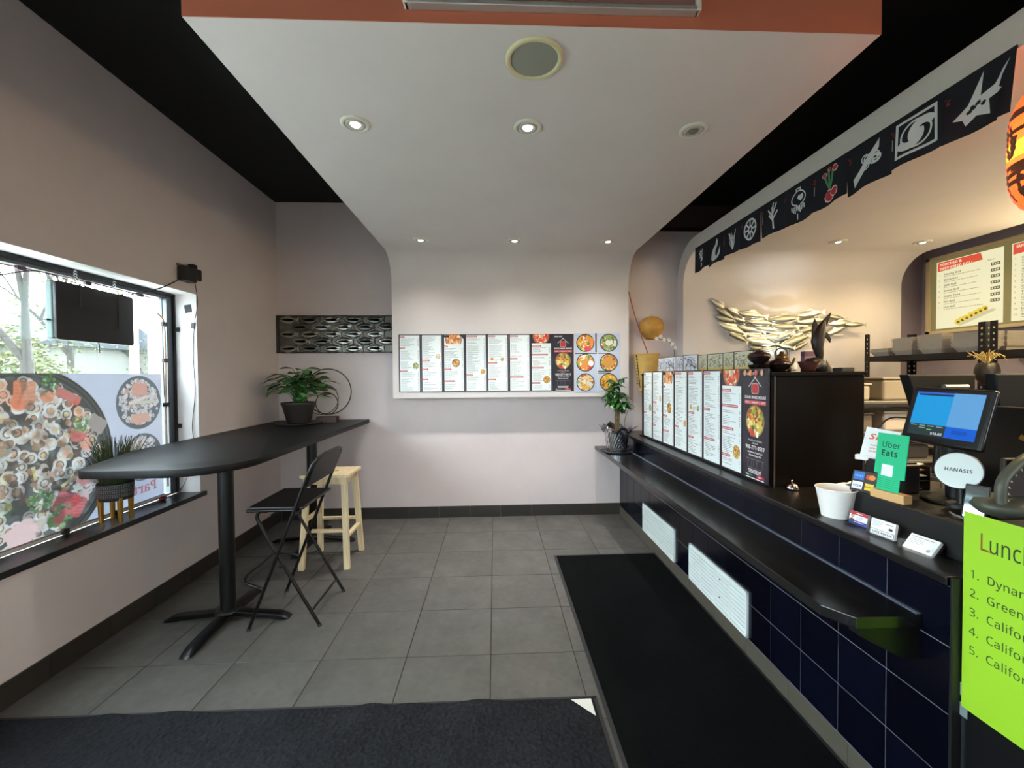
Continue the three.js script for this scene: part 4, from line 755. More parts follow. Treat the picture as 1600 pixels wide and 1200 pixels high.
downlight(1.052, -3.885, true, 'small lit downlight close above the menu panel, counter side', 'rear canopy downlights', false, 0.62, 4.2);
downlight(3.22, -3.855, true, 'warm downlight in the kitchen canopy above the metal fish', 'kitchen downlights', true, 1.25, LAMP.kitchen);
downlight(4.047, -3.858, true, 'warm downlight in the kitchen canopy next to the lit menu', 'kitchen downlights', true, 1.25, LAMP.kitchen);
downlight(3.2, -1.9, true, 'unseen warm downlight added in the middle of the kitchen canopy behind the till', 'kitchen downlights', true, 1.2, LAMP.kitchenAdded);  // out-of-view lamp added to brighten the kitchen wall
downlight(2.4, -1.5, true, 'unseen warm downlight added in the kitchen canopy above the till', 'kitchen downlights', true, 1.2, LAMP.kitchenAdded * 0.55);  // also added out of view, lifts the left part of the kitchen wall
downlight(4.05, -1.9, true, 'unseen warm downlight added in the kitchen canopy over the near rack bay', 'kitchen downlights', true, 1.2, LAMP.kitchenAdded);  // third out-of-view lamp, added for an evenly lit kitchen wall
{
  const t = thing('ceiling_speaker', 'round ceiling speaker with cream rim and grey grille', 'speaker', [0.163, CY, -1.665]);
  part('rim', lathe([[0.112, 0], [0.112, -0.006], [0.105, -0.011], [0.094, -0.009], [0.092, -0.001]], 48), M([206, 200, 160], { roughness: 0.5 }), t, 'cream rim');
  part('grille', lathe([[0.092, -0.004], [0.05, -0.007], [0, -0.008]], 48), M([255, 255, 255], { roughness: 0.7, map: dataTex(256, (u, v) => { const k = (Math.sin(u * 6.283 * 64) * Math.sin(v * 6.283 * 32) > 0.2) ? 0.7 : 1; return [150 * k, 150 * k, 138 * k]; }) }), t);
}
// light bar on the orange fascia
{
  const t = thing('fascia_panel', 'long glossy smoked panel in a silver frame on the orange fascia', 'panel', [0.215, 2.8, -1.507]);
  part('face', b2(-0.5, 0.014, 0, 0.5, 0.4, 0.02), M([150, 112, 106], { roughness: 0.12, clearcoat: 1, clearcoatRoughness: 0.05 }), t);
  part('frame', [rb2(-0.515, 0, 0, 0.515, 0.018, 0.032, 0.004), rb2(-0.515, 0.4, 0, 0.515, 0.418, 0.032, 0.004)], M([190, 188, 182], { roughness: 0.35, metalness: 0.5 }), t);
  for (const s of [-1, 1]) part('end_cap', rb2(s * 0.5, 0, 0, s * 0.518, 0.418, 0.034, 0.004), M([214, 208, 202], { roughness: 0.4 }), t);
}
// lit menu boxes on the kitchen wall
const boxMenu = (title, first, n) => canvasTex(512, 640, (x, w, h) => {
  x.fillStyle = '#f3edc4'; x.fillRect(0, 0, w, h);
  x.fillStyle = '#e2573c'; x.beginPath(); x.moveTo(8, 6); x.lineTo(350, 6); x.lineTo(366, 70); x.lineTo(8, 92); x.fill();
  x.fillStyle = '#fbf3d2'; x.font = 'bold 33px sans-serif'; title.forEach((s, k) => x.fillText(s, 26, 42 + k * 38, 320));
  x.fillStyle = '#8a8468'; x.font = '16px sans-serif'; x.fillText('Regular', 400, 92);
  const step = (n > 8 ? 46 : 52);
  for (let k = 0; k < n; k++) { const y = 136 + k * step; x.fillStyle = '#c98a6a'; x.font = 'bold 20px sans-serif'; x.fillText(String(k + 1), 18, y); x.fillStyle = '#6a654e'; x.font = 'bold 23px serif'; x.fillText(first[k % first.length], 62, y); x.fillStyle = '#a8a07c'; for (let q = 62; q < rr(270, 380);) { const l = rr(14, 46); x.fillRect(q, y + 11, l, 5); q += l + 5; } x.fillStyle = '#5c563f'; x.fillRect(424, y - 20, 64, 25); x.fillStyle = '#e9e2b8'; for (let q = 0; q < 3; q++) x.fillRect(432 + q * 18, y - 14, 11, 12); }
  if (n < 9) { x.fillStyle = '#cfc9a6'; x.beginPath(); x.moveTo(150, 600); x.lineTo(440, 510); x.lineTo(470, 525); x.lineTo(200, 632); x.fill(); for (let k = 0; k < 7; k++) { blob(x, 180 + k * 34, 590 - k * 15, 27, '#e9d04a', 9, 0.3); blob(x, 186 + k * 34, 594 - k * 15, 13, '#7a5a2a', 8, 0.4); } }
});
{
  const t = thing('lit_menu_box', 'long illuminated menu box with olive backing high on the kitchen wall', 'light box', [4.62, 1.93, -4.36]);
  const LBW = 4.6, H = 0.8;   // runs along +z
  part('housing', b2(0.02, 0, 0, 0.16, H, LBW), M([150, 138, 110], { roughness: 0.5 }), t);
  part('olive_backing', b2(0.012, 0.03, 0.03, 0.02, H - 0.03, LBW - 0.03), M([112, 106, 62], { roughness: 0.6, emissive: new THREE.Color().setRGB(0.3, 0.27, 0.12), emissiveIntensity: 0.2 }), t);
  part('frame', [b2(-0.01, 0, 0, 0.03, 0.03, LBW), b2(-0.01, H - 0.03, 0, 0.03, H, LBW), b2(-0.01, 0, 0, 0.03, H, 0.04), b2(-0.01, 0, LBW - 0.04, 0.03, H, LBW)], M([196, 178, 140], { roughness: 0.45 }), t);
  const A = boxMenu(['TORCHED &', 'DEEP FRIED ROLL'], ['Playing Roll', 'Black One', 'Milk Roll', 'Kenny Roll', 'Angry Tuna', 'Hot Roll', 'Fire Roll'], 7), B = boxMenu(['SUSHI ROLL'], ['Salmon Roll', 'Tuna Roll', 'Avocado Roll', 'Crab Roll', 'Eel Roll'], 11);
  const mats = [A, B].map((q) => M([90, 90, 90], { map: q, emissive: new THREE.Color(1, 1, 1), emissiveMap: q, emissiveIntensity: 0.5, roughness: 0.5 }));
  for (let k = 0; k < 7; k++) {
    const m = new THREE.Mesh(sheet(0.585, 0.69, 0.002), facing(mats[k % 2 ? 1 : 0], paper)); m.name = 'menu_light_sheet'; m.rotation.y = -Math.PI / 2; m.position.set(0.0115, 0.05, 0.095 + 0.585 / 2 + k * 0.645); t.add(m);
  }
  const al = new THREE.RectAreaLight(new THREE.Color().setRGB(...LAMP.box), LAMP.boxPower, LBW - 1.1, H - 0.1); al.name = 'menu_box_light'; al.position.set(-0.025, H / 2, LBW / 2 + 0.5); al.rotation.set(0, Math.PI / 2, 0); t.add(al);
}
// picture lamp hidden behind the hutch, under the metal fish
{
  const t = thing('picture_lamp', 'small white uplight on the kitchen wall under the metal fish', 'lamp', [3.0, 1.6, PZ]);
  part('bracket', rb(0.06, 0.08, 0.02, 0.004, 0, 0, 0.01), white, t);
  part('arm', rod([0, 0, 0.02], [0, -0.03, 0.27], 0.006), white, t);
  part('shade', lathe([[0.02, -0.05], [0.03, -0.045], [0.045, 0.02], [0.042, 0.02], [0.026, -0.04], [0, -0.042]], 24).rotateX(-0.45).translate(0, 0, 0.27), white, t);
  part('bulb', ball(0.018, 0, -0.01, 0.27), M([255, 255, 255], { emissive: new THREE.Color(0.9, 0.97, 1), emissiveIntensity: 3 }), t);
  const l = new THREE.SpotLight(new THREE.Color().setRGB(0.86, 0.95, 1), 1.0, 0, 0.62, 1, 2); l.position.set(0, -0.01, 0.27); l.target.position.set(0, 0.42, 0); l.castShadow = true; l.name = 'picture_lamp_beam'; l.target.name = 'picture_lamp_aim'; t.add(l, l.target);
}
// orange paper lantern
{
  const t = thing('paper_lantern', 'orange ribbed paper lantern with black brush characters, glowing', 'lantern', [1.965, 2.07, -1.38]);
  const tex = canvasTex(1024, 512, (x, w, h) => {
    x.fillStyle = '#f2703c'; x.fillRect(0, 0, w, h); x.fillStyle = '#f7b24a'; x.fillRect(0, h * 0.45, w, h * 0.12);
    x.strokeStyle = '#221712'; x.lineCap = 'round';
    for (let c = 0; c < 5; c++) for (const oy of [110, 300]) { const ox = c * 205 + 20; x.lineWidth = 17; for (let k = 0; k < 7; k++) { x.beginPath(); const a = rr(0, 130), b = rr(0, 130); x.moveTo(ox + a, oy + b); if (k % 2) x.lineTo(ox + rr(20, 150), oy + b + rr(-10, 14)); else x.quadraticCurveTo(ox + a + rr(-20, 20), oy + b + 60, ox + a + rr(-40, 40), oy + Math.min(170, b + 95)); x.stroke(); } x.strokeRect(ox + 20, oy + 20, 100, 60); }
  });
  const pr = [[0.07, 0.0]]; for (let k = 0; k <= 40; k++) { const s = k / 40, e = Math.pow(Math.abs(2 * s - 1), 4), r = 0.078 + 0.062 * (1 - e) + (k % 2 ? 0.0025 : 0); pr.push([r, 0.02 + s * 0.45]); } pr.push([0.07, 0.49]);
  part('paper_shade', lathe(pr, 48), M([255, 255, 255], { map: tex, roughness: 0.8, transmission: 0.45, thickness: 0, side: THREE.DoubleSide }), t);
  part('hoop', [lathe([[0.06, 0.485], [0.082, 0.485], [0.082, 0.52], [0.06, 0.52]], 32), lathe([[0.06, -0.02], [0.08, -0.02], [0.08, 0.012], [0.06, 0.012]], 32)], blackPlastic, t, 'black hoop');
  part('hanger', tube([[0, 0.51, 0], [0, 0.6, 0], [0.03, 0.69, 0]], 0.003), blackPlastic, t);
  const bm = part('bulb', ball(0.028, 0, 0.24, 0), M([255, 255, 255], { emissive: new THREE.Color(1, 0.75, 0.4), emissiveIntensity: 4 }), t);
  const l = new THREE.PointLight(new THREE.Color().setRGB(1, 0.66, 0.32), 0.5, 0, 2); l.position.set(0, 0.24, 0); l.castShadow = true; l.name = 'lantern_glow'; t.add(l);
}
// ---------------------------------------------------------------- fabric banner along the kitchen canopy
{
  const designs = [
    (x) => { for (let k = 0; k < 26; k++) blob(x, 110 + rr(-34, 34), 50 + k * 3, rr(4, 11), '#d9dce0', 7, 0.9); x.fillRect(104, 120, 10, 90); blob(x, 124, 150, 26, '#d9dce0', 9, 0.4); blob(x, 120, 206, 20, '#d9dce0', 9, 0.4); },
    (x) => { x.beginPath(); x.moveTo(150, 30); x.quadraticCurveTo(190, 70, 150, 120); x.quadraticCurveTo(120, 170, 150, 200); x.lineTo(200, 110); x.lineTo(196, 170); x.quadraticCurveTo(180, 220, 120, 232); x.quadraticCurveTo(50, 230, 66, 170); x.quadraticCurveTo(90, 110, 130, 90); x.fill(); },
    (x) => { for (let k = 0; k < 14; k++) { x.beginPath(); x.moveTo(128, 220); x.quadraticCurveTo(rr(70, 180), 140, rr(70, 190), rr(50, 110)); x.stroke(); } },
    (x) => { x.lineWidth = 16; x.beginPath(); x.arc(128, 125, 78, 0, 7); x.stroke(); x.beginPath(); x.arc(128, 125, 24, 0, 7); x.stroke(); for (let k = 0; k < 8; k++) { x.beginPath(); x.moveTo(128 + Math.cos(k * 0.785) * 26, 125 + Math.sin(k * 0.785) * 26); x.lineTo(128 + Math.cos(k * 0.785) * 76, 125 + Math.sin(k * 0.785) * 76); x.stroke(); } },
    (x) => { x.lineWidth = 14; for (const [a, b, c, d] of [[150, 220, 130, 60], [130, 120, 90, 70], [128, 130, 170, 40], [135, 150, 100, 110], [140, 150, 180, 100], [132, 110, 140, 30]]) { x.beginPath(); x.moveTo(a, b); x.lineTo(c, d); x.stroke(); } },
    (x) => { x.lineWidth = 9; x.strokeRect(116, 34, 34, 16); x.beginPath(); x.moveTo(118, 52); x.bezierCurveTo(60, 80, 70, 130, 120, 140); x.moveTo(148, 52); x.bezierCurveTo(210, 80, 200, 130, 150, 140); x.stroke(); for (let k = 0; k < 9; k++) { x.beginPath(); x.moveTo(80 + k * 12, 148); x.lineTo(84 + k * 12, rr(170, 190)); x.stroke(); } x.fillRect(120, 196, 8, 40); blob(x, 150, 96, 22, '#d9dce0', 8, 0.5); },
    (x) => { x.strokeStyle = '#4f8a68'; x.lineWidth = 15; for (const q of [-26, 0, 24]) { x.beginPath(); x.moveTo(130, 160); x.quadraticCurveTo(128 + q, 110, 122 + q * 1.3, 50); x.stroke(); } for (const [a, b, r] of [[128, 200, 42], [165, 190, 30], [92, 60, 18], [170, 44, 22], [130, 34, 14]]) blob(x, a, b, r, '#e9c9c4', 10, 0.3), blob(x, a, b, r * 0.8, '#b93a40', 9, 0.4); },
    (x) => { x.beginPath(); x.moveTo(50, 230); x.lineTo(40, 180); x.lineTo(86, 150); x.lineTo(200, 30); x.lineTo(196, 80); x.lineTo(110, 180); x.fill(); x.lineWidth = 8; for (let k = 0; k < 7; k++) { x.beginPath(); x.arc(150 + rr(-36, 40), 120 + rr(-30, 30), 20, 0, 7); x.stroke(); } },
    (x) => { x.lineWidth = 14; x.strokeRect(40, 34, 176, 176); x.lineWidth = 10; x.beginPath(); x.arc(128, 122, 66, 0, 7); x.stroke(); for (let k = 0; k < 7; k++) { x.beginPath(); x.arc(128 - 33, 122, 33 + k * 5, k * 0.05 - 0.5, 2.6); x.stroke(); x.beginPath(); x.arc(128 + 33, 122, 33 + k * 5, 3.1 - 0.5, 5.7); x.stroke(); } },
    (x) => { x.beginPath(); x.moveTo(36, 170); x.lineTo(90, 130); x.lineTo(150, 20); x.lineTo(138, 116); x.lineTo(190, 104); x.lineTo(240, 30); x.lineTo(206, 124); x.lineTo(224, 140); x.lineTo(170, 150); x.lineTo(176, 214); x.lineTo(120, 190); x.lineTo(80, 214); x.lineTo(70, 184); x.fill(); x.fillStyle = '#171a26'; for (const [a, b] of [[110, 150], [128, 140], [150, 150], [96, 160]]) blob(x, a, b, 10, '#171a26', 8, 0.8); },
  ];
  const looks = ['a white seaweed motif at the far end', 'a white swan-like brush motif', 'thin white grass', 'a white spoked wheel', 'white bamboo shoots', 'a white jar outline', 'a red and green radish plant', 'a white flower branch', 'a white square swirl crest', 'a white long-finned fish'];
  const navyCloth = M([22, 25, 36], { roughness: 0.95, side: THREE.DoubleSide });
  const z0 = -4.115, W = 2.57 / 10;
  for (let k = 0; k < 10; k++) {
    const tex = canvasTex(256, 256, (x) => { x.fillStyle = '#171a26'; x.fillRect(0, 0, 256, 256); x.fillStyle = x.strokeStyle = '#d9dce0'; x.lineCap = 'round'; x.lineWidth = 6; designs[k](x); x.fillStyle = '#8a2a32'; if (k > 1) { for (let q = 0; q < 4; q++) x.fillRect(4 + rr(0, 14), 50 + q * 9, rr(8, 20), 6); x.fillStyle = '#a8a79c'; if (k % 2 === 0) x.fillRect(14, 92, 5, 60); } });
    const t = thing('cloth_flag', 'navy cloth flag printed with ' + looks[k], 'flag', [1.987, 2.765, z0 + W * (k + 0.5)], -Math.PI / 2, 'cloth flags along the kitchen canopy');
    const h = 0.235 + (k % 2) * 0.012, g = new THREE.PlaneGeometry(W + 0.004, h, 14, 8), p = g.attributes.position;
    for (let i = 0; i < p.count; i++) { const d = (h / 2 - p.getY(i)) / h; p.setZ(i, 0.004 + (k % 2) * 0.003 + 0.010 * d * Math.sin(p.getX(i) * 26 + k * 2) + (k === 9 && p.getX(i) > 0.09 ? d * 0.02 : 0)); p.setY(i, p.getY(i) - h / 2 + 0.006 * d * Math.sin(p.getX(i) * 11 + k)); }
    g.computeVertexNormals();
    const back = g.clone().translate(0, 0, -0.0015); const ib = back.index.array; for (let i = 0; i < ib.length; i += 3) [ib[i], ib[i + 1]] = [ib[i + 1], ib[i]]; back.computeVertexNormals();
    part('cloth', g, M([255, 255, 255], { map: tex, roughness: 0.95 }), t); part('lining', back, navyCloth, t);
    part('hem', bx(W, 0.012, 0.006, 0, -0.006, 0.004), navyCloth, t);
  }
}
// ---------------------------------------------------------------- kitchen rack and what it carries
const RK = { x0: 3.8, x1: 4.3, z0: -4.2, z1: -3.13, z2: -1.9, top: 1.92, sh: 1.69 };
{
  const t = thing('storage_rack', 'black boltless steel rack with punched posts in the kitchen', 'rack', [0, 0, 0]);
  const steel = M([24, 22, 24], { roughness: 0.5, metalness: 0.3 });
  const flange = (() => {
    const s = poly([[0, 0], [0.05, 0], [0.05, RK.top], [0, RK.top]]);
    for (let y = 0.95; y < RK.top - 0.02; y += 0.046) { const h = new THREE.Path(); h.absarc(0.026, y, 0.009, 0, 6.2832, true); s.holes.push(h); }
    return extrude(s, 0.003, 0, 5);
  })();
  const postGeo = merge([flange.clone(), flange.clone().rotateY(-Math.PI / 2)]);
  for (const [x, z, fx, fz] of [[RK.x0, RK.z0, 1, 1], [RK.x1, RK.z0, -1, 1], [RK.x0, RK.z1, 1, -1], [RK.x0, RK.z1 + 0.03, 1, 1], [RK.x1, RK.z1, -1, -1], [RK.x0, RK.z2, 1, -1], [RK.x1, RK.z2, -1, -1]]) { const p = part('post', postGeo, steel, t); p.position.set(x, 0, z); p.scale.set(fx, 1, fz); }
  for (const y of [0.3, 0.86, 1.2, RK.sh]) for (const [za, zb] of [[RK.z0, RK.z1], [RK.z1 + 0.03, RK.z2]]) {
    part('shelf_board', b2(RK.x0 + 0.01, y - 0.014, za + 0.01, RK.x1 - 0.01, y, zb - 0.01), M([60, 52, 46], { roughness: 0.7 }), t);
    part('shelf_beam', [b2(RK.x0 - 0.004, y - 0.05, za, RK.x0 + 0.012, y + 0.002, zb), b2(RK.x1 - 0.012, y - 0.05, za, RK.x1 + 0.004, y + 0.002, zb), b2(RK.x0, y - 0.05, za, RK.x1, y + 0.002, za + 0.012), b2(RK.x0, y - 0.05, zb - 0.012, RK.x1, y + 0.002, zb)], steel, t);
  }
  // foam trays in nested stacks
  const foam = M([176, 168, 158], { roughness: 0.8 });
  const trayGeo = (() => { const s = (w) => { const q = w / 2; return poly([[-q, -q], [q, -q], [q, q], [-q, q]]); }; const g = lathe([[0.0, 0.0], [0.105, 0.0], [0.135, 0.042], [0.147, 0.042], [0.147, 0.046], [0.132, 0.046], [0.102, 0.005], [0, 0.005]], 4).rotateY(Math.PI / 4); return toCreasedNormals(g, 0.3); })();
  const stacks = [[-4.06, 4, 'far low stack on the black rack'], [-3.83, 13, 'tall stack in the middle of the black rack'], [-3.57, 14, 'widest tall stack on the black rack'], [-3.29, 13, 'stack against the near rack post']];
  let proto;
  stacks.forEach(([z, n, where], si) => { for (const x of si ? [RK.x0 + 0.12, RK.x0 + 0.35] : [RK.x0 + 0.12]) for (let k = 0; k < n; k++) { const m = new THREE.Mesh(trayGeo, foam); m.name = numbered('foam_tray'); m.position.set(x + rr(-0.003, 0.003), RK.sh + 0.003 + k * 0.0095, z + rr(-0.003, 0.003)); scene.add(m); tag(m, 'white foam tray in the ' + where, 'tray', 'foam trays, ' + where); } });
  // plastic bag
  const bag = new THREE.SphereGeometry(1, 48, 32), q = bag.attributes.position;
  for (let i = 0; i < q.count; i++) { const x = q.getX(i), y = q.getY(i), z = q.getZ(i), k = 0.86 + 0.34 * Math.abs(fbm(x * 0.4 + 0.5, y * 0.4 + z * 0.3 + 0.5, 8, 4, 121) - 0.5) * 2 - (y > 0.6 ? (y - 0.6) * 0.8 : 0); q.setXYZ(i, x * k * 0.17, Math.max(y * k * 0.15, -0.12), z * k * 0.26); }
  bag.computeVertexNormals();
  solo('plastic_bag', bag.translate(4.02, RK.sh + 0.123, -2.62), M([216, 224, 230], { roughness: 0.22, transmission: 0.35, thickness: 0, side: THREE.DoubleSide }), 'crumpled translucent plastic bag on the rack beside the near post', 'bag');
  const d = thing('straw_pot', 'bundle of dry straw in a round dark pot hung at the near rack post', 'dried plant', [3.68, 1.43, -3.02]);
  part('pot', lathe([[0, 0], [0.035, 0.006], [0.066, 0.06], [0.07, 0.11], [0.058, 0.16], [0.045, 0.165], [0, 0.15]], 24), M([38, 32, 28], { roughness: 0.4 }), d);
  const straws = []; for (let k = 0; k < 60; k++) { const a = rr(0, 6.283), o = rr(0.02, 0.11); straws.push(tube([[0, 0.15, 0], [Math.cos(a) * o * 0.5, 0.2 + rr(0, 0.05), Math.sin(a) * o * 0.5], [Math.cos(a) * o, 0.22 + rr(-0.04, 0.05), Math.sin(a) * o]], 0.002, 4, 4)); }
  tag(part('straw', straws, M([196, 172, 110], { roughness: 0.9 }), d), null, null, null, 'stuff');
  part('hook', tube([[0.03, 0.16, 0], [0.08, 0.24, -0.01], [0.115, 0.25, -0.02]], 0.003), blackMetal, d);
  // goods on the lower shelves
  const card = M([196, 186, 172], { roughness: 0.8 }), grey = M([150, 142, 132], { roughness: 0.5 });
  for (const [x0, y, z0, x1, h, z1, m, lb] of [[3.84, 1.203, -4.1, 4.2, 0.2, -3.7, grey, 'grey plastic tub on the rack shelf behind the till'], [3.84, 1.203, -3.66, 4.2, 0.16, -3.4, card, 'pale cardboard box on the rack shelf behind the till'], [3.84, 0.863, -4.12, 4.22, 0.24, -3.75, M([206, 204, 198], { roughness: 0.4 }), 'white appliance on the lower rack shelf'], [3.84, 0.863, -3.7, 4.22, 0.22, -3.2, card, 'brown carton on the lower rack shelf'], [3.84, 0.303, -4.1, 4.2, 0.35, -3.4, grey, 'grey bin at the bottom of the rack'], [3.84, 1.203, -2.9, 4.2, 0.25, -2.3, card, 'large pale carton on the near rack bay'], [3.84, 0.863, -2.9, 4.2, 0.2, -2.2, grey, 'grey container on the near rack bay']]) {
    const b = thing('storage_box', lb, 'box', [(x0 + x1) / 2, y, (z0 + z1) / 2]);
    part('box', rb(x1 - x0, h, z1 - z0, 0.008, 0, h / 2, 0), m, b); part('lid', rb(x1 - x0 + 0.01, 0.02, z1 - z0 + 0.01, 0.005, 0, h + 0.011, 0), m, b);
  }
}
// kitchen work table with steel shelves seen between the cabinet and the till
{
  const t = thing('steel_shelving', 'steel kitchen worktable with shelves behind the till', 'shelving', [2.75, 0, -3.1]);
  const st = M([150, 148, 142], { roughness: 0.35, metalness: 0.8 });
  for (const y of [0.9, 1.1, 1.32]) part('shelf', rb(0.9, 0.02, 0.5, 0.004, 0, y, 0), st, t);
  for (const x of [-0.43, 0.43]) for (const z of [-0.23, 0.23]) part('post', cyl(0.014, 0.014, 1.36, x, 0.68, z, 12), st, t);
  part('front_rail', b2(-0.45, 1.29, 0.245, 0.45, 1.312, 0.256), M([40, 36, 34], { roughness: 0.4 }), t);
  for (const [x, y, w, h, c, lb] of [[-0.22, 1.33, 0.3, 0.11, [176, 166, 150], 'beige lidded container on the upper steel shelf'], [0.18, 1.33, 0.32, 0.15, [150, 140, 124], 'brownish rounded bin on the upper steel shelf'], [-0.2, 1.11, 0.3, 0.12, [110, 98, 86], 'brown tray box on the middle steel shelf'], [0.2, 1.11, 0.34, 0.13, [186, 178, 168], 'white tray box on the middle steel shelf'], [-0.15, 0.91, 0.4, 0.14, [160, 150, 140], 'pale box on the steel worktable'], [0.25, 0.91, 0.25, 0.1, [40, 38, 40], 'black scale on the steel worktable']]) {
    const b = thing('kitchen_box', lb, 'container', [2.75 + x, y, -3.08]); part('body', rb(w, h, 0.34, 0.02, 0, h / 2, 0, 2), M(c, { roughness: 0.55 }), b); part('lid', rb(w + 0.012, 0.014, 0.352, 0.005, 0, h + 0.007, 0), M(c, { roughness: 0.45 }), b);
  }
}
{
  const t = thing('wall_painting', 'small blue picture in a grey frame on the lilac kitchen wall', 'picture', [XR - 0.001, 1.62, -3.4], -Math.PI / 2);
  part('frame', [b2(-0.25, 0, 0, 0.25, 0.03, 0.025), b2(-0.25, 0.25, 0, 0.25, 0.28, 0.025), b2(-0.25, 0.03, 0, -0.22, 0.25, 0.025), b2(0.22, 0.03, 0, 0.25, 0.25, 0.025)], M([120, 116, 124], { roughness: 0.5 }), t);
  part('print', b2(-0.22, 0.03, 0, 0.22, 0.25, 0.01), M([92, 128, 160], { roughness: 0.4 }), t);
}
// ---------------------------------------------------------------- things on the counter
{
  const b = thing('service_bell', 'small chrome call bell on the counter beside the cabinet', 'bell', [1.566, CH, -2.165]);
  part('base', lathe([[0, 0], [0.034, 0], [0.034, 0.006], [0.03, 0.009], [0, 0.009]], 28), blackMetal, b);
  part('dome', lathe([[0.031, 0.01], [0.03, 0.018], [0.022, 0.03], [0.01, 0.036], [0, 0.037]], 28), M([214, 200, 196], { roughness: 0.12, metalness: 1 }), b);
  part('plunger', lathe([[0.003, 0.036], [0.003, 0.044], [0.006, 0.047], [0.004, 0.051], [0, 0.052]], 12), chrome, b);
  const c = thing('paper_cup', 'white paper bucket cup on the counter edge', 'cup', [1.462, CH, -1.752]);
  part('cup', lathe([[0, 0.002], [0.05, 0.002], [0.052, 0.0], [0.072, 0.116], [0.074, 0.118], [0.074, 0.122], [0.07, 0.121], [0.05, 0.008], [0, 0.008]], 40), M([232, 228, 224], { roughness: 0.6 }), c);
  part('rim', new THREE.TorusGeometry(0.0735, 0.003, 8, 40).rotateX(Math.PI / 2).translate(0, 0.12, 0), white, c);
  // card holders facing the room
  const cardTex = (k) => canvasTex(256, 160, (x, w, h) => {
    x.fillStyle = '#eef0f0'; x.fillRect(0, 0, w, h);
    if (k === 0) { x.fillStyle = '#b8323e'; x.fillRect(0, 0, w, 42); x.fillStyle = '#f2dada'; x.fillRect(90, 16, 90, 10); x.fillStyle = '#2c3a8a'; x.fillRect(0, 112, w, 48); x.fillStyle = '#e3e6ee'; x.fillRect(60, 126, 150, 6); x.fillStyle = '#5a4038'; x.beginPath(); x.ellipse(44, 60, 24, 26, 0, 0, 7); x.fill(); x.fillStyle = '#c99a86'; x.beginPath(); x.ellipse(44, 68, 19, 25, 0, 0, 7); x.fill(); x.fillStyle = '#3a3a46'; x.fillRect(16, 96, 60, 50); x.fillStyle = '#8f949c'; for (let q = 0; q < 4; q++) x.fillRect(100, 56 + q * 12, 110 - q * 14, 5); }
    if (k === 1) { x.fillStyle = '#9aa0a2'; for (let q = 0; q < 5; q++) x.fillRect(16, 16 + q * 13, 120 - q * 12, 4); x.fillStyle = '#2a2c34'; x.fillRect(190, 56, 40, 24); x.fillStyle = '#40444c'; x.fillRect(150, 22, 84, 6); x.strokeStyle = '#1c1e24'; x.lineWidth = 4; x.strokeRect(6, 104, w - 12, 50); x.fillStyle = '#1c1e24'; x.font = 'bold 34px sans-serif'; x.fillText('SHOE REPAIR', 18, 142, 220); }
    if (k === 2) { x.fillStyle = '#c09a8c'; x.fillRect(20, 20, 200, 7); x.fillStyle = '#a9b2b2'; for (let q = 0; q < 4; q++) x.fillRect(20, 44 + q * 15, 120, 4); x.fillStyle = '#9ab0a8'; x.beginPath(); x.arc(210, 124, 16, 0, 7); x.fill(); }
  });
  [[1.447, -1.628, 0.074, 0.05, 0.22, 'clear holder of business cards with a red heading on the counter'], [1.432, -1.505, 0.088, 0.058, 0.16, 'clear holder of white business cards for a shoe repair'], [1.432, -1.375, 0.09, 0.06, 0.75, 'low clear holder with reclining pale business cards']].forEach(([x, z, w, h, lean, lb], k) => {
    const t = thing('card_holder', lb, 'card holder', [x, CH, z], -Math.PI / 2, null);
    t.rotation.y = -Math.PI / 2 + 0.12;
    const stack = new THREE.Group(); stack.name = 'card_stack'; t.add(stack); stack.rotation.x = -lean; stack.position.set(0, 0.005, 0);
    const m = new THREE.Mesh(bx(w, h, 0.012, 0, h / 2, -0.006), facing(M([255, 255, 255], { map: cardTex(k), roughness: 0.5 }), paper)); m.name = 'cards'; stack.add(m);
    part('tray', [bx(w + 0.008, 0.003, 0.05, 0, 0.0015, -0.012), bx(w + 0.008, 0.012, 0.002, 0, 0.006, 0.014), bx(0.002, 0.03, 0.05, -w / 2 - 0.003, 0.015, -0.012), bx(0.002, 0.03, 0.05, w / 2 + 0.003, 0.015, -0.012)], clearPlastic, t);
    part('back_plate', bx(w + 0.008, h * 0.9, 0.002, 0, h * 0.45, -0.016).rotateX(-lean).translate(0, 0.005, 0), clearPlastic, stack ? t : t);
  });
  // wooden block with the green sign
  const TY = CH + 0.12;
  const u = thing('delivery_sign', 'green card sign for food delivery slotted in a pale wooden block', 'sign', [1.528, TY, -1.578], -Math.PI / 2);
  u.rotation.y = -Math.PI / 2 + 0.1;
  part('block', rb(0.128, 0.034, 0.04, 0.003, 0.008, 0.017, 0.0), M([210, 168, 112], { roughness: 0.55 }), u, 'pale wood block');
  const ut = canvasTex(256, 480, (x, w, h) => { x.fillStyle = '#17b982'; x.fillRect(0, 0, w, h); x.fillStyle = '#0c2a22'; x.font = '70px sans-serif'; x.fillText('Uber', 42, 118); x.font = 'bold 70px sans-serif'; x.fillText('Eats', 42, 190); x.fillStyle = '#e8eef0'; x.fillRect(62, 262, 96, 96); x.fillStyle = '#0f8a62'; for (let q = 0; q < 5; q++) x.fillRect(40, 386 + q * 17, 150 - q * 8, 3); });
  const um = M([255, 255, 255], { map: ut, roughness: 0.45 });
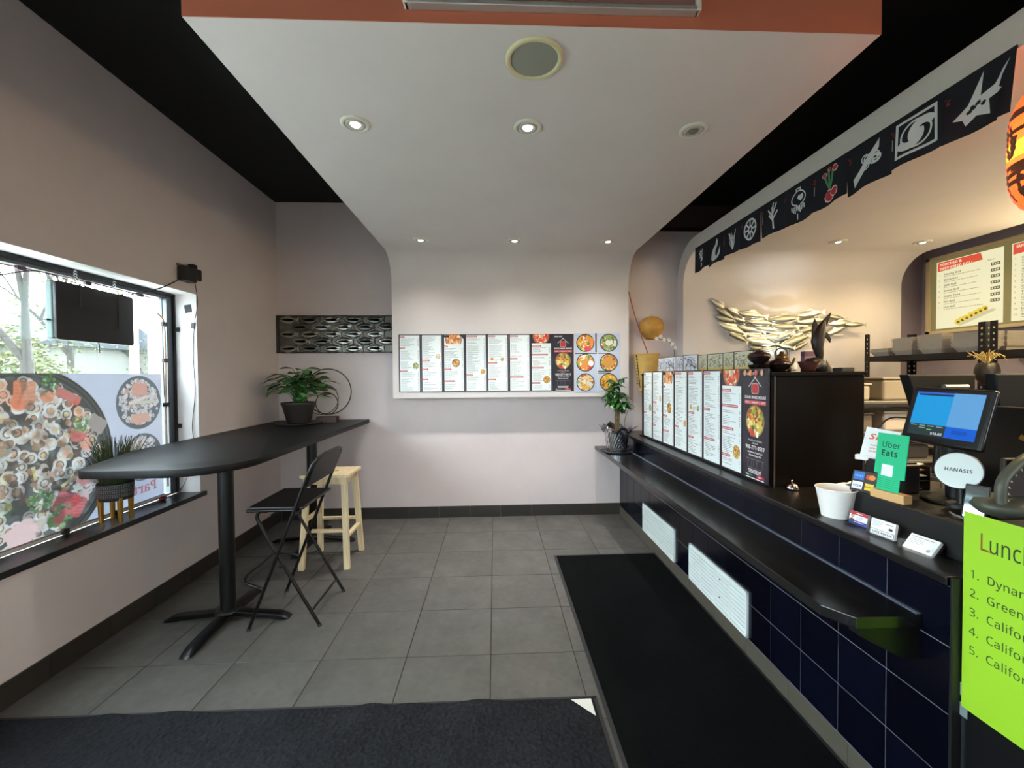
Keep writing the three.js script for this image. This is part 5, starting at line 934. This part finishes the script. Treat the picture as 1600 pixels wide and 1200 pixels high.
  { const s = poly([[-0.058, 0.062], [-0.042, 0.062], [-0.042, 0.0], [0.042, 0.0], [0.042, 0.052], [0.058, 0.052], [0.058, 0.222], [-0.058, 0.222]]); const g = extrude(s, 0.003); const p = g.attributes.position, uv = g.attributes.uv; for (let i = 0; i < p.count; i++) uv.setXY(i, (p.getX(i) + 0.058) / 0.116, p.getY(i) / 0.222); g.rotateX(-0.12).translate(0, 0.034, 0.004); part('card', g, um, u, 'green card with black lettering'); }
  // white sign behind
  const sk = thing('delivery_sign', 'white tilted card sign with orange lettering behind the green sign', 'sign', [1.63, TY + 0.13, -1.74], -Math.PI / 2 + 0.55);
  const skt = canvasTex(256, 320, (x, w, h) => { x.fillStyle = '#e9ecee'; x.fillRect(0, 0, w, h); x.fillStyle = '#e0602c'; x.font = 'italic bold 92px sans-serif'; x.fillText('SKIP', 30, 130, 200); x.fillStyle = '#c98a72'; x.font = 'bold 26px sans-serif'; for (const [q, s] of [[0, 'delivery'], [1, 'app'], [2, 'partner']]) x.fillText(s, 60, 200 + q * 34); });
  { const g = bx(0.115, 0.125, 0.004, 0, 0.0625, 0); const m = new THREE.Mesh(g.rotateZ(-0.12).rotateX(-0.25), facing(M([255, 255, 255], { map: skt, roughness: 0.5 }), paper)); m.name = 'card'; sk.add(m); part('foot', bx(0.12, 0.02, 0.03, -0.01, -0.004, 0), white, sk); }
  const pr = thing('receipt_printer', 'black receipt printer behind the signs on the till stand', 'printer', [1.66, TY, -1.7]);
  part('housing', rb(0.13, 0.12, 0.12, 0.01, 0, 0.06, 0, 2), M([26, 26, 28], { roughness: 0.4 }), pr); part('lid', rb(0.12, 0.012, 0.1, 0.004, 0, 0.122, 0), M([34, 34, 36], { roughness: 0.35 }), pr); part('badge', ball(0.006, -0.066, 0.08, 0.02, 10).scale(0.5, 1, 1).translate(-0.033, 0, 0), chrome, pr);
  const sheetPaper = (w, h, c) => { const g = new THREE.BoxGeometry(w, 0.001, h, 8, 1, 8), p = g.attributes.position; for (let i = 0; i < p.count; i++) p.setY(i, p.getY(i) + 0.012 * Math.sin(p.getX(i) * 40 + c) * Math.cos(p.getZ(i) * 30 + c) + 0.012); g.computeVertexNormals(); return g; };
  const rc = thing('receipt_pile', 'crumpled white receipts piled beside the printer', 'receipts', [1.6, CH + 0.055, -1.86]);
  for (let k = 0; k < 4; k++) part('receipt', sheetPaper(0.07, 0.11, k * 1.7).rotateZ(0.25 - k * 0.12).rotateY(0.6 + k * 0.5).translate(-0.01 + k * 0.008, k * 0.016, k * 0.012), paper, rc);
  part('spike_base', rb(0.07, 0.05, 0.07, 0.008, 0, -0.03, 0), blackPlastic, rc);
  const py = thing('payment_sign', 'small black block with four card payment logos leaning on the stand', 'sign', [1.52, TY + 0.0005, -1.685], -Math.PI / 2);
  py.rotation.y = -Math.PI / 2 + 0.35;
  const pt = canvasTex(256, 256, (x, w, h) => { x.fillStyle = '#22242a'; x.fillRect(0, 0, w, h); x.fillStyle = '#2a6cc4'; x.fillRect(14, 14, 108, 100); x.fillStyle = '#7fb2e6'; x.font = 'bold 34px sans-serif'; x.fillText('AMEX', 20, 74, 96); x.fillStyle = '#e4e8ec'; x.fillRect(14, 138, 108, 100); x.fillStyle = '#27408f'; x.font = 'italic bold 40px sans-serif'; x.fillText('VISA', 20, 204, 96); x.fillStyle = '#d23a2a'; x.beginPath(); x.arc(172, 66, 32, 0, 7); x.fill(); x.fillStyle = '#e08a2e'; x.beginPath(); x.arc(204, 66, 32, 0, 7); x.fill(); x.fillStyle = '#e6c72e'; x.fillRect(146, 146, 88, 84); x.fillStyle = '#2a2a22'; x.font = 'bold 26px sans-serif'; x.fillText('Interac', 150, 196, 80); });
  { const m = new THREE.Mesh(bx(0.09, 0.085, 0.012, 0, 0.0425, 0).rotateX(-0.35), facing(M([255, 255, 255], { map: pt, roughness: 0.4 }), blackPlastic)); m.name = 'face'; py.add(m); part('foot', bx(0.09, 0.01, 0.05, 0, 0.005, -0.02), blackPlastic, py); }
  // till: customer display facing the room
  const st = thing('till_display', 'tilted touch screen till with bright blue screen on a black stand', 'till', [1.69, TY, -1.53], -Math.PI / 2);
  const scr = canvasTex(512, 400, (x, w, h) => { x.fillStyle = '#1f9be0'; x.fillRect(0, 0, w, h); x.fillStyle = '#3a62c8'; x.fillRect(0, 0, 290, 18); x.fillStyle = '#14324a'; x.fillRect(20, 18, 270, 14); x.fillStyle = '#62a4dc'; x.fillRect(292, 0, 220, 300); x.fillStyle = '#2a3a3c'; x.fillRect(0, 300, 292, 100); x.fillStyle = '#1260d8'; x.fillRect(292, 300, 220, 100); x.fillStyle = '#0e50b8'; x.fillRect(340, 326, 110, 34); x.fillStyle = '#9fb8b0'; for (const [a, b] of [[14, 310], [84, 310], [150, 310], [220, 310], [84, 330]]) x.fillRect(a, b, 50, 7); x.fillStyle = '#7ad07a'; x.fillRect(150, 340, 40, 9); x.fillStyle = '#e9eef4'; x.font = 'bold 30px sans-serif'; x.fillText('$18.02', 186, 388); });
  const head = new THREE.Group(); head.name = 'screen_head'; st.add(head); head.position.set(0, 0.23, 0.02); head.rotation.set(-0.27, 0.1, 0);
  part('bezel', rb(0.27, 0.225, 0.024, 0.011, 0, 0.1, -0.012, 2), M([16, 16, 18], { roughness: 0.3 }), head);
  { const m = new THREE.Mesh(bx(0.222, 0.172, 0.002, 0, 0.106, 0.0), facing(M([10, 10, 10], { map: scr, emissive: new THREE.Color(1, 1, 1), emissiveMap: scr, emissiveIntensity: 0.55, roughness: 0.25 }), blackPlastic)); m.name = 'screen'; head.add(m); }
  part('neck', [tube([[0.0, 0.01, -0.06], [0, 0.12, -0.05], [0, 0.3, -0.03]], 0.03, 16, 12)], M([28, 28, 30], { roughness: 0.35 }), st);
  part('foot', lathe([[0, 0], [0.1, 0], [0.1, 0.01], [0.06, 0.018], [0, 0.02]], 36).translate(0, 0, -0.06), blackPlastic, st);
  // round white reader badge
  const pk = thing('round_reader', 'round white badge plate lettered in black below the till screen', 'reader', [1.62, 1.185, -1.41]);
  const pkt = canvasTex(256, 256, (x) => { x.fillStyle = '#cfd8d6'; x.fillRect(0, 0, 256, 256); x.fillStyle = '#26302e'; x.font = 'bold 36px sans-serif'; x.textAlign = 'center'; x.translate(128, 128); x.rotate(-Math.PI / 2); x.fillText('HANASIS', 0, 12, 168); });
  { const g = new THREE.CylinderGeometry(0.06, 0.06, 0.01, 48).rotateX(Math.PI / 2); const uvq = g.attributes.uv; const m = new THREE.Mesh(g, [white, M([255, 255, 255], { map: pkt, roughness: 0.35 }), white]); m.name = 'disc'; pk.add(m); pk.rotation.y = -Math.PI / 2 + 0.45; m.rotation.x = -0.28; part('ring', new THREE.TorusGeometry(0.06, 0.004, 8, 48).rotateX(-0.28), brushed, pk); part('bracket', [rod([0, 0, -0.008], [0, -0.06, -0.03], 0.012), rod([0, -0.06, -0.03], [0, -0.134, -0.03], 0.012), cyl(0.04, 0.045, 0.012, 0, -0.127, -0.03)], blackPlastic, pk); }
  // phone leaning
  const ph = thing('phone', 'black phone with mirror-like screen leaning on the counter', 'phone', [1.58, TY, -1.33], -Math.PI / 2 + 0.3);
  part('body', rb(0.062, 0.12, 0.009, 0.004, 0, 0.06, 0).rotateX(-0.25), blackPlastic, ph); part('glass', bx(0.05, 0.1, 0.001, 0, 0.06, 0.005).rotateX(-0.25), M([150, 170, 176], { roughness: 0.05, metalness: 0.9 }), ph);
  part('rest', bx(0.05, 0.05, 0.03, 0, 0.025, -0.03), blackPlastic, ph);
  // wide monitors seen from behind
  [[2.01, -1.86, 0.36, 0.1, 'wide black monitor seen from behind with a silver hinge, next to the till'], [2.28, -1.66, 0.5, 0.02, 'long black monitor back beside the silver hinged one']].forEach(([x, z, w, tn, lb], k) => {
    const m = thing('pos_monitor', lb, 'monitor', [x, TY, z], tn);
    const s = poly(k ? [[-w / 2, 0.4], [w / 2, 0.4], [w / 2, 0.48], [-w / 2, 0.48]] : [[-w / 2 + 0.06, 0.29], [w / 2, 0.29], [w / 2, 0.48], [-w / 2, 0.48]]);
    if (!k) part('back_shell', extrude(poly([[-w / 2 + 0.07, 0.3], [w / 2, 0.3], [w / 2, 0.484], [-w / 2, 0.484]]), 0.03, 0.006), M([17, 17, 18], { physical: true, specularIntensity: 0.4, roughness: 0.5 }), m);
    else part('back_shell', extrude(poly([[-w / 2 + 0.0, 0.35], [w / 2, 0.35], [w / 2, 0.486], [-w / 2 - 0.02, 0.486]]), 0.03, 0.006), M([16, 16, 17], { physical: true, specularIntensity: 0.4, roughness: 0.5 }), m);
    if (!k) part('hinge', [rod([-0.005, 0.428, 0.045], [0.12, 0.428, 0.045], 0.011, 16)], brushed, m, 'silver hinge tube');
    part('arm', [rod([0.05, 0.02, -0.02], [0.05, 0.36, 0.0], 0.018, 14), cyl(0.08, 0.09, 0.015, 0.05, 0.0075, -0.02)], blackPlastic, m);
  });
  solo('till_cable', tube([[1.58, TY + 0.008, -1.4], [1.55, TY + 0.012, -1.36], [1.56, TY + 0.006, -1.3], [1.62, TY + 0.02, -1.26], [1.68, TY + 0.01, -1.25]], 0.004, 30, 6), M([110, 112, 114], { roughness: 0.4 }), 'grey cable looping on the till stand', 'cable');
  solo('till_cable', tube([[2.0, 1.31, -1.95], [1.94, 1.305, -2.0], [1.9, 1.24, -2.03], [1.865, 1.13, -2.05], [1.855, CH + 0.004, -2.06]], 0.004, 30, 6), blackPlastic, 'thin black cable hanging behind the till from the monitor', 'cable');
  const ob = thing('black_panel', 'tall black equipment panel behind the round reader', 'panel', [1.98, TY, -1.46]);
  part('panel', rb(0.03, 0.36, 0.5, 0.006, 0, 0.18, 0), M([14, 13, 14], { roughness: 0.4 }), ob); part('sticker', bx(0.002, 0.018, 0.05).rotateX(0.5).translate(-0.016, 0.24, -0.02), M([190, 140, 60], { roughness: 0.5 }), ob, 'yellow brown sticker');
  // folded papers behind the green sign
  const fp = thing('paper_stack', 'folded papers on the till stand behind the green sign', 'papers', [1.75, TY, -1.74]);
  for (let k = 0; k < 3; k++) part('sheet', bx(0.12, 0.004, 0.09).rotateY(0.2 * k).translate(0, 0.06 + k * 0.022, 0), k === 1 ? M([150, 110, 80]) : paper, fp);
  part('tray', [bx(0.13, 0.004, 0.1, 0, 0.04, 0), bx(0.004, 0.1, 0.1, 0.066, 0.05, 0), bx(0.004, 0.04, 0.1, -0.064, 0.02, 0), bx(0.13, 0.04, 0.004, 0, 0.02, -0.05)], blackPlastic, fp);
}
// shark figure at the end of the cabinet
{
  const t = thing('shark_figure', 'grey shark figure with open toothed jaws on the black cabinet', 'figure', [1.69, 1.05, -1.3]);
  const skin = M([70, 70, 58], { roughness: 0.45 });
  const jaw = lathe([[0.0, -0.028], [0.05, -0.026], [0.085, -0.01], [0.1, 0.012], [0.09, 0.034], [0.05, 0.046], [0.0, 0.048]], 32).scale(1.25, 1, 0.9);
  part('lower_jaw', jaw.translate(0, 0.03, 0), skin, t);
  part('upper_jaw', tube([[-0.09, 0.06, 0.03], [-0.085, 0.13, 0.03], [-0.03, 0.19, 0.03], [0.05, 0.22, 0.02], [0.13, 0.2, 0.0], [0.15, 0.12, -0.02]], 0.015, 40, 12), skin, t);
  const teeth = []; for (let k = 0; k < 9; k++) { const s = k / 8, p = new THREE.CatmullRomCurve3([V(-0.068, 0.07, 0.03), V(-0.063, 0.125, 0.03), V(-0.02, 0.172, 0.03), V(0.05, 0.197, 0.02)]).getPoint(s); teeth.push(new THREE.ConeGeometry(0.004, 0.014, 6).rotateZ(-1.9 - s * 0.9).translate(p.x, p.y, p.z + 0.004)); }
  part('teeth', teeth, M([230, 226, 212], { roughness: 0.3 }), t, 'row of small white teeth');
  part('mouth', rb(0.16, 0.16, 0.02, 0.008, 0.03, 0.12, 0.0), M([30, 14, 12], { roughness: 0.6 }), t);
}
// green lunch poster
{
  const tex = canvasTex(512, 1024, (x, w, h) => {
    x.fillStyle = '#93c420'; x.fillRect(0, 0, w, h);
    const k = w / 0.29;                                              // pixels a metre
    x.strokeStyle = x.fillStyle = '#1d3a14'; x.lineCap = 'round'; x.lineJoin = 'round';
    const stroke = (pts, lw = 5) => { x.lineWidth = lw; x.beginPath(); pts.forEach(([a, b], i) => (i ? x.lineTo(a, b) : x.moveTo(a, b))); x.stroke(); };
    x.font = '116px sans-serif'; x.fillText('Lunch', 70, 172, 222); x.strokeStyle = '#8a3a1c'; stroke([[82, 88], [82, 168], [128, 168]], 6);
    x.fillStyle = '#1d3a14'; x.font = '56px sans-serif';
    ['1.  Dynamite', '2.  Green Dragon', '3.  California', '4.  California', '5.  California'].forEach((s, i) => x.fillText(s, 30, 330 + i * 98));
  });
  const W = 0.29, H = 0.585, m = new THREE.Mesh(bx(W, H, 0.002, 0, H / 2, 0.001), facing(M([255, 255, 255], { map: tex, roughness: 0.6 }), M([140, 190, 30])));
  const t = thing('lunch_poster', 'bright yellow green handwritten lunch poster taped on the black cabinet', 'poster', [1.383, 0.535, -1.186 + W / 2], -Math.PI / 2);
  m.name = 'sheet'; t.add(m);
  for (const [x, y] of [[-0.145, -0.01], [-0.15, 0.05], [0.14, -0.01]]) part('tape', bx(0.03, 0.04, 0.0005, x, y, 0.0005), M([120, 130, 136], { roughness: 0.3 }), t, 'strip of clear tape');
}
// ---------------------------------------------------------------- outside the window
{
  const gnd = structure('ground', 'unseen pale concrete strip and green lawn outside the shop');
  part('bounce_strip', b2(-8.2, -0.35, -60, XL - T - 0.02, -0.25, 60), M([178, 176, 168], { roughness: 0.95 }), gnd, 'unseen pale concrete added to bounce daylight up');  // unseen pale ground, added to throw daylight up onto the canopy
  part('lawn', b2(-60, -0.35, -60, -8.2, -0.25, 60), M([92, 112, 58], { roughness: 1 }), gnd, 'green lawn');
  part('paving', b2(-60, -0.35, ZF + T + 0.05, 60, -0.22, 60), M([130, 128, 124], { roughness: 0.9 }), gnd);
  const barkM = M([44, 41, 38], { roughness: 0.95 });
  function tree(px, z, h, lb, leafy) {
    const p = onPlane(px, 560, 'z', z), t = thing('tree', lb, 'tree', [p.x, -0.25, z]), br = [];
    const grow = (a, d, L, r, n) => { const b = a.clone().addScaledVector(d, L); br.push(new THREE.CylinderGeometry(r * 0.7, r, L, n > 2 ? 8 : 5, 1, true).applyQuaternion(new THREE.Quaternion().setFromUnitVectors(V(0, 1, 0), d)).translate((a.x + b.x) / 2, (a.y + b.y) / 2, (a.z + b.z) / 2)); if (n <= 0) return; const c = n > 3 ? 2 : 3; for (let k = 0; k < c; k++) grow(b, d.clone().add(V(rr(-0.62, 0.62), rr(-0.05, 0.35), rr(-0.62, 0.62))).normalize(), L * rr(0.62, 0.85), r * 0.66, n - 1); };
    part('trunk', new THREE.CylinderGeometry(0.085, 0.12, h * 0.34, 12).translate(0, h * 0.17, 0), barkM, t);
    grow(V(0, h * 0.33, 0), V(0.1, 1, 0.1).normalize(), h * 0.16, 0.07, 6); grow(V(0, h * 0.33, 0), V(-0.35, 0.9, 0.35).normalize(), h * 0.17, 0.062, 6);
    part('branches', br, barkM, t);
    if (leafy) { const lv = []; for (let k = 0; k < 900; k++) { const a = rr(0, 6.283), o = rr(0.2, 1.7), y = h * rr(0.35, 0.9); lv.push(new THREE.PlaneGeometry(0.09, 0.06).rotateX(rr(0, 3)).rotateY(rr(0, 6)).translate(Math.cos(a) * o, y, Math.sin(a) * o)); } tag(part('leaves', lv, leafMat(78, 82, 46, 0.8), t), null, null, null, 'stuff'); }
  }
  tree(42, -7.6, 6.2, 'bare forked tree standing outside behind the hanging sign', false);
  tree(110, -14, 7.5, 'thin leafing tree farther off behind the hanging sign', true);
  tree(236, -22, 4.2, 'slender distant tree near the right edge of the window', true);
  function shrub(px, z, w, h, lb) { const p = onPlane(px, 575, 'z', z), t = thing('shrub', lb, 'shrub', [p.x, -0.25, z]), lv = []; for (let k = 0; k < 2600; k++) { const a = rr(0, 6.283), s = Math.cbrt(rnd()), e = Math.acos(rr(-0.6, 1)); lv.push(new THREE.PlaneGeometry(0.07, 0.045).rotateX(rr(0, 3)).rotateY(rr(0, 6)).translate(Math.cos(a) * Math.sin(e) * s * w, h * 0.5 + Math.cos(e) * s * h * 0.5, Math.sin(a) * Math.sin(e) * s * w)); } tag(part('foliage', lv, leafMat(74, 78, 42, 0.8), t), null, null, null, 'stuff'); part('stems', [0, 1, 2, 3].map((k) => rod([0, 0, 0], [Math.cos(k * 1.6) * w * 0.4, h * 0.7, Math.sin(k * 1.6) * w * 0.4], 0.02, 5)), barkM, t); }
  shrub(75, -11, 0.8, 2.4, 'yellow green shrub beside the bare tree outside'); shrub(15, -9.5, 0.7, 3.0, 'loose shrub growing left of the bare tree outside');
  function house(px0, px1, z, eave, ridge, wall, lb) {
    const a = onPlane(px0, 560, 'z', z).x, b = onPlane(px1, 560, 'z', z).x, w = b - a, t = thing('house', lb, 'house', [(a + b) / 2, -0.25, z - 3]);
    part('walls', b2(-w / 2, 0, -3, w / 2, eave + 0.25, 3), M(wall, { roughness: 0.9 }), t);
    part('roof', extrude(poly([[-3.4, eave + 0.2], [3.4, eave + 0.2], [0, ridge + 0.25]]), w + 0.6).rotateY(Math.PI / 2).translate(-w / 2 - 0.3, 0, 0), M([44, 47, 54], { roughness: 0.9 }), t);
    const n = Math.max(2, Math.round(w / 3)); for (let k = 0; k < n; k++) for (const y of eave > 3.5 ? [1.0, 3.4] : [1.0]) { const x = -w / 2 + w * (k + 0.5) / n; part('window_frame', bx(1.2, 1.4, 0.06, x, y + 0.9, 3.03), white, t); part('window_pane', bx(1.0, 1.2, 0.02, x, y + 0.9, 3.07), M([60, 70, 80], { roughness: 0.1 }), t); }
  }
  house(-160, 62, -17, 2.9, 4.6, [84, 82, 80], 'pale house with grey gabled roof behind the bare tree');
  house(125, 236, -26, 2.6, 3.6, [86, 78, 66], 'low beige building far behind the hanging sign');
  const pl = thing('porch_post', 'white square porch post outside near the window edge', 'post', [onPlane(209, 520, 'z', -4.4).x, -0.25, -4.4]); part('post', bx(0.05, 3.2, 0.05, 0, 1.6, 0), white, pl); part('cap', bx(0.09, 0.05, 0.09, 0, 3.22, 0), white, pl);
  const pl2 = thing('porch_post', 'white square porch post standing closest to the window stile', 'post', [onPlane(241, 520, 'z', -4.2).x, -0.25, -4.2]); part('post', bx(0.07, 3.2, 0.07, 0, 1.6, 0), white, pl2); part('cap', bx(0.11, 0.05, 0.11, 0, 3.22, 0), white, pl2);
}
// ---------------------------------------------------------------- shadows, render
scene.traverse((o) => { if (o.isMesh) { o.castShadow = true; o.receiveShadow = true; } });
scene.updateMatrixWorld(true);
renderer.render(scene, camera);
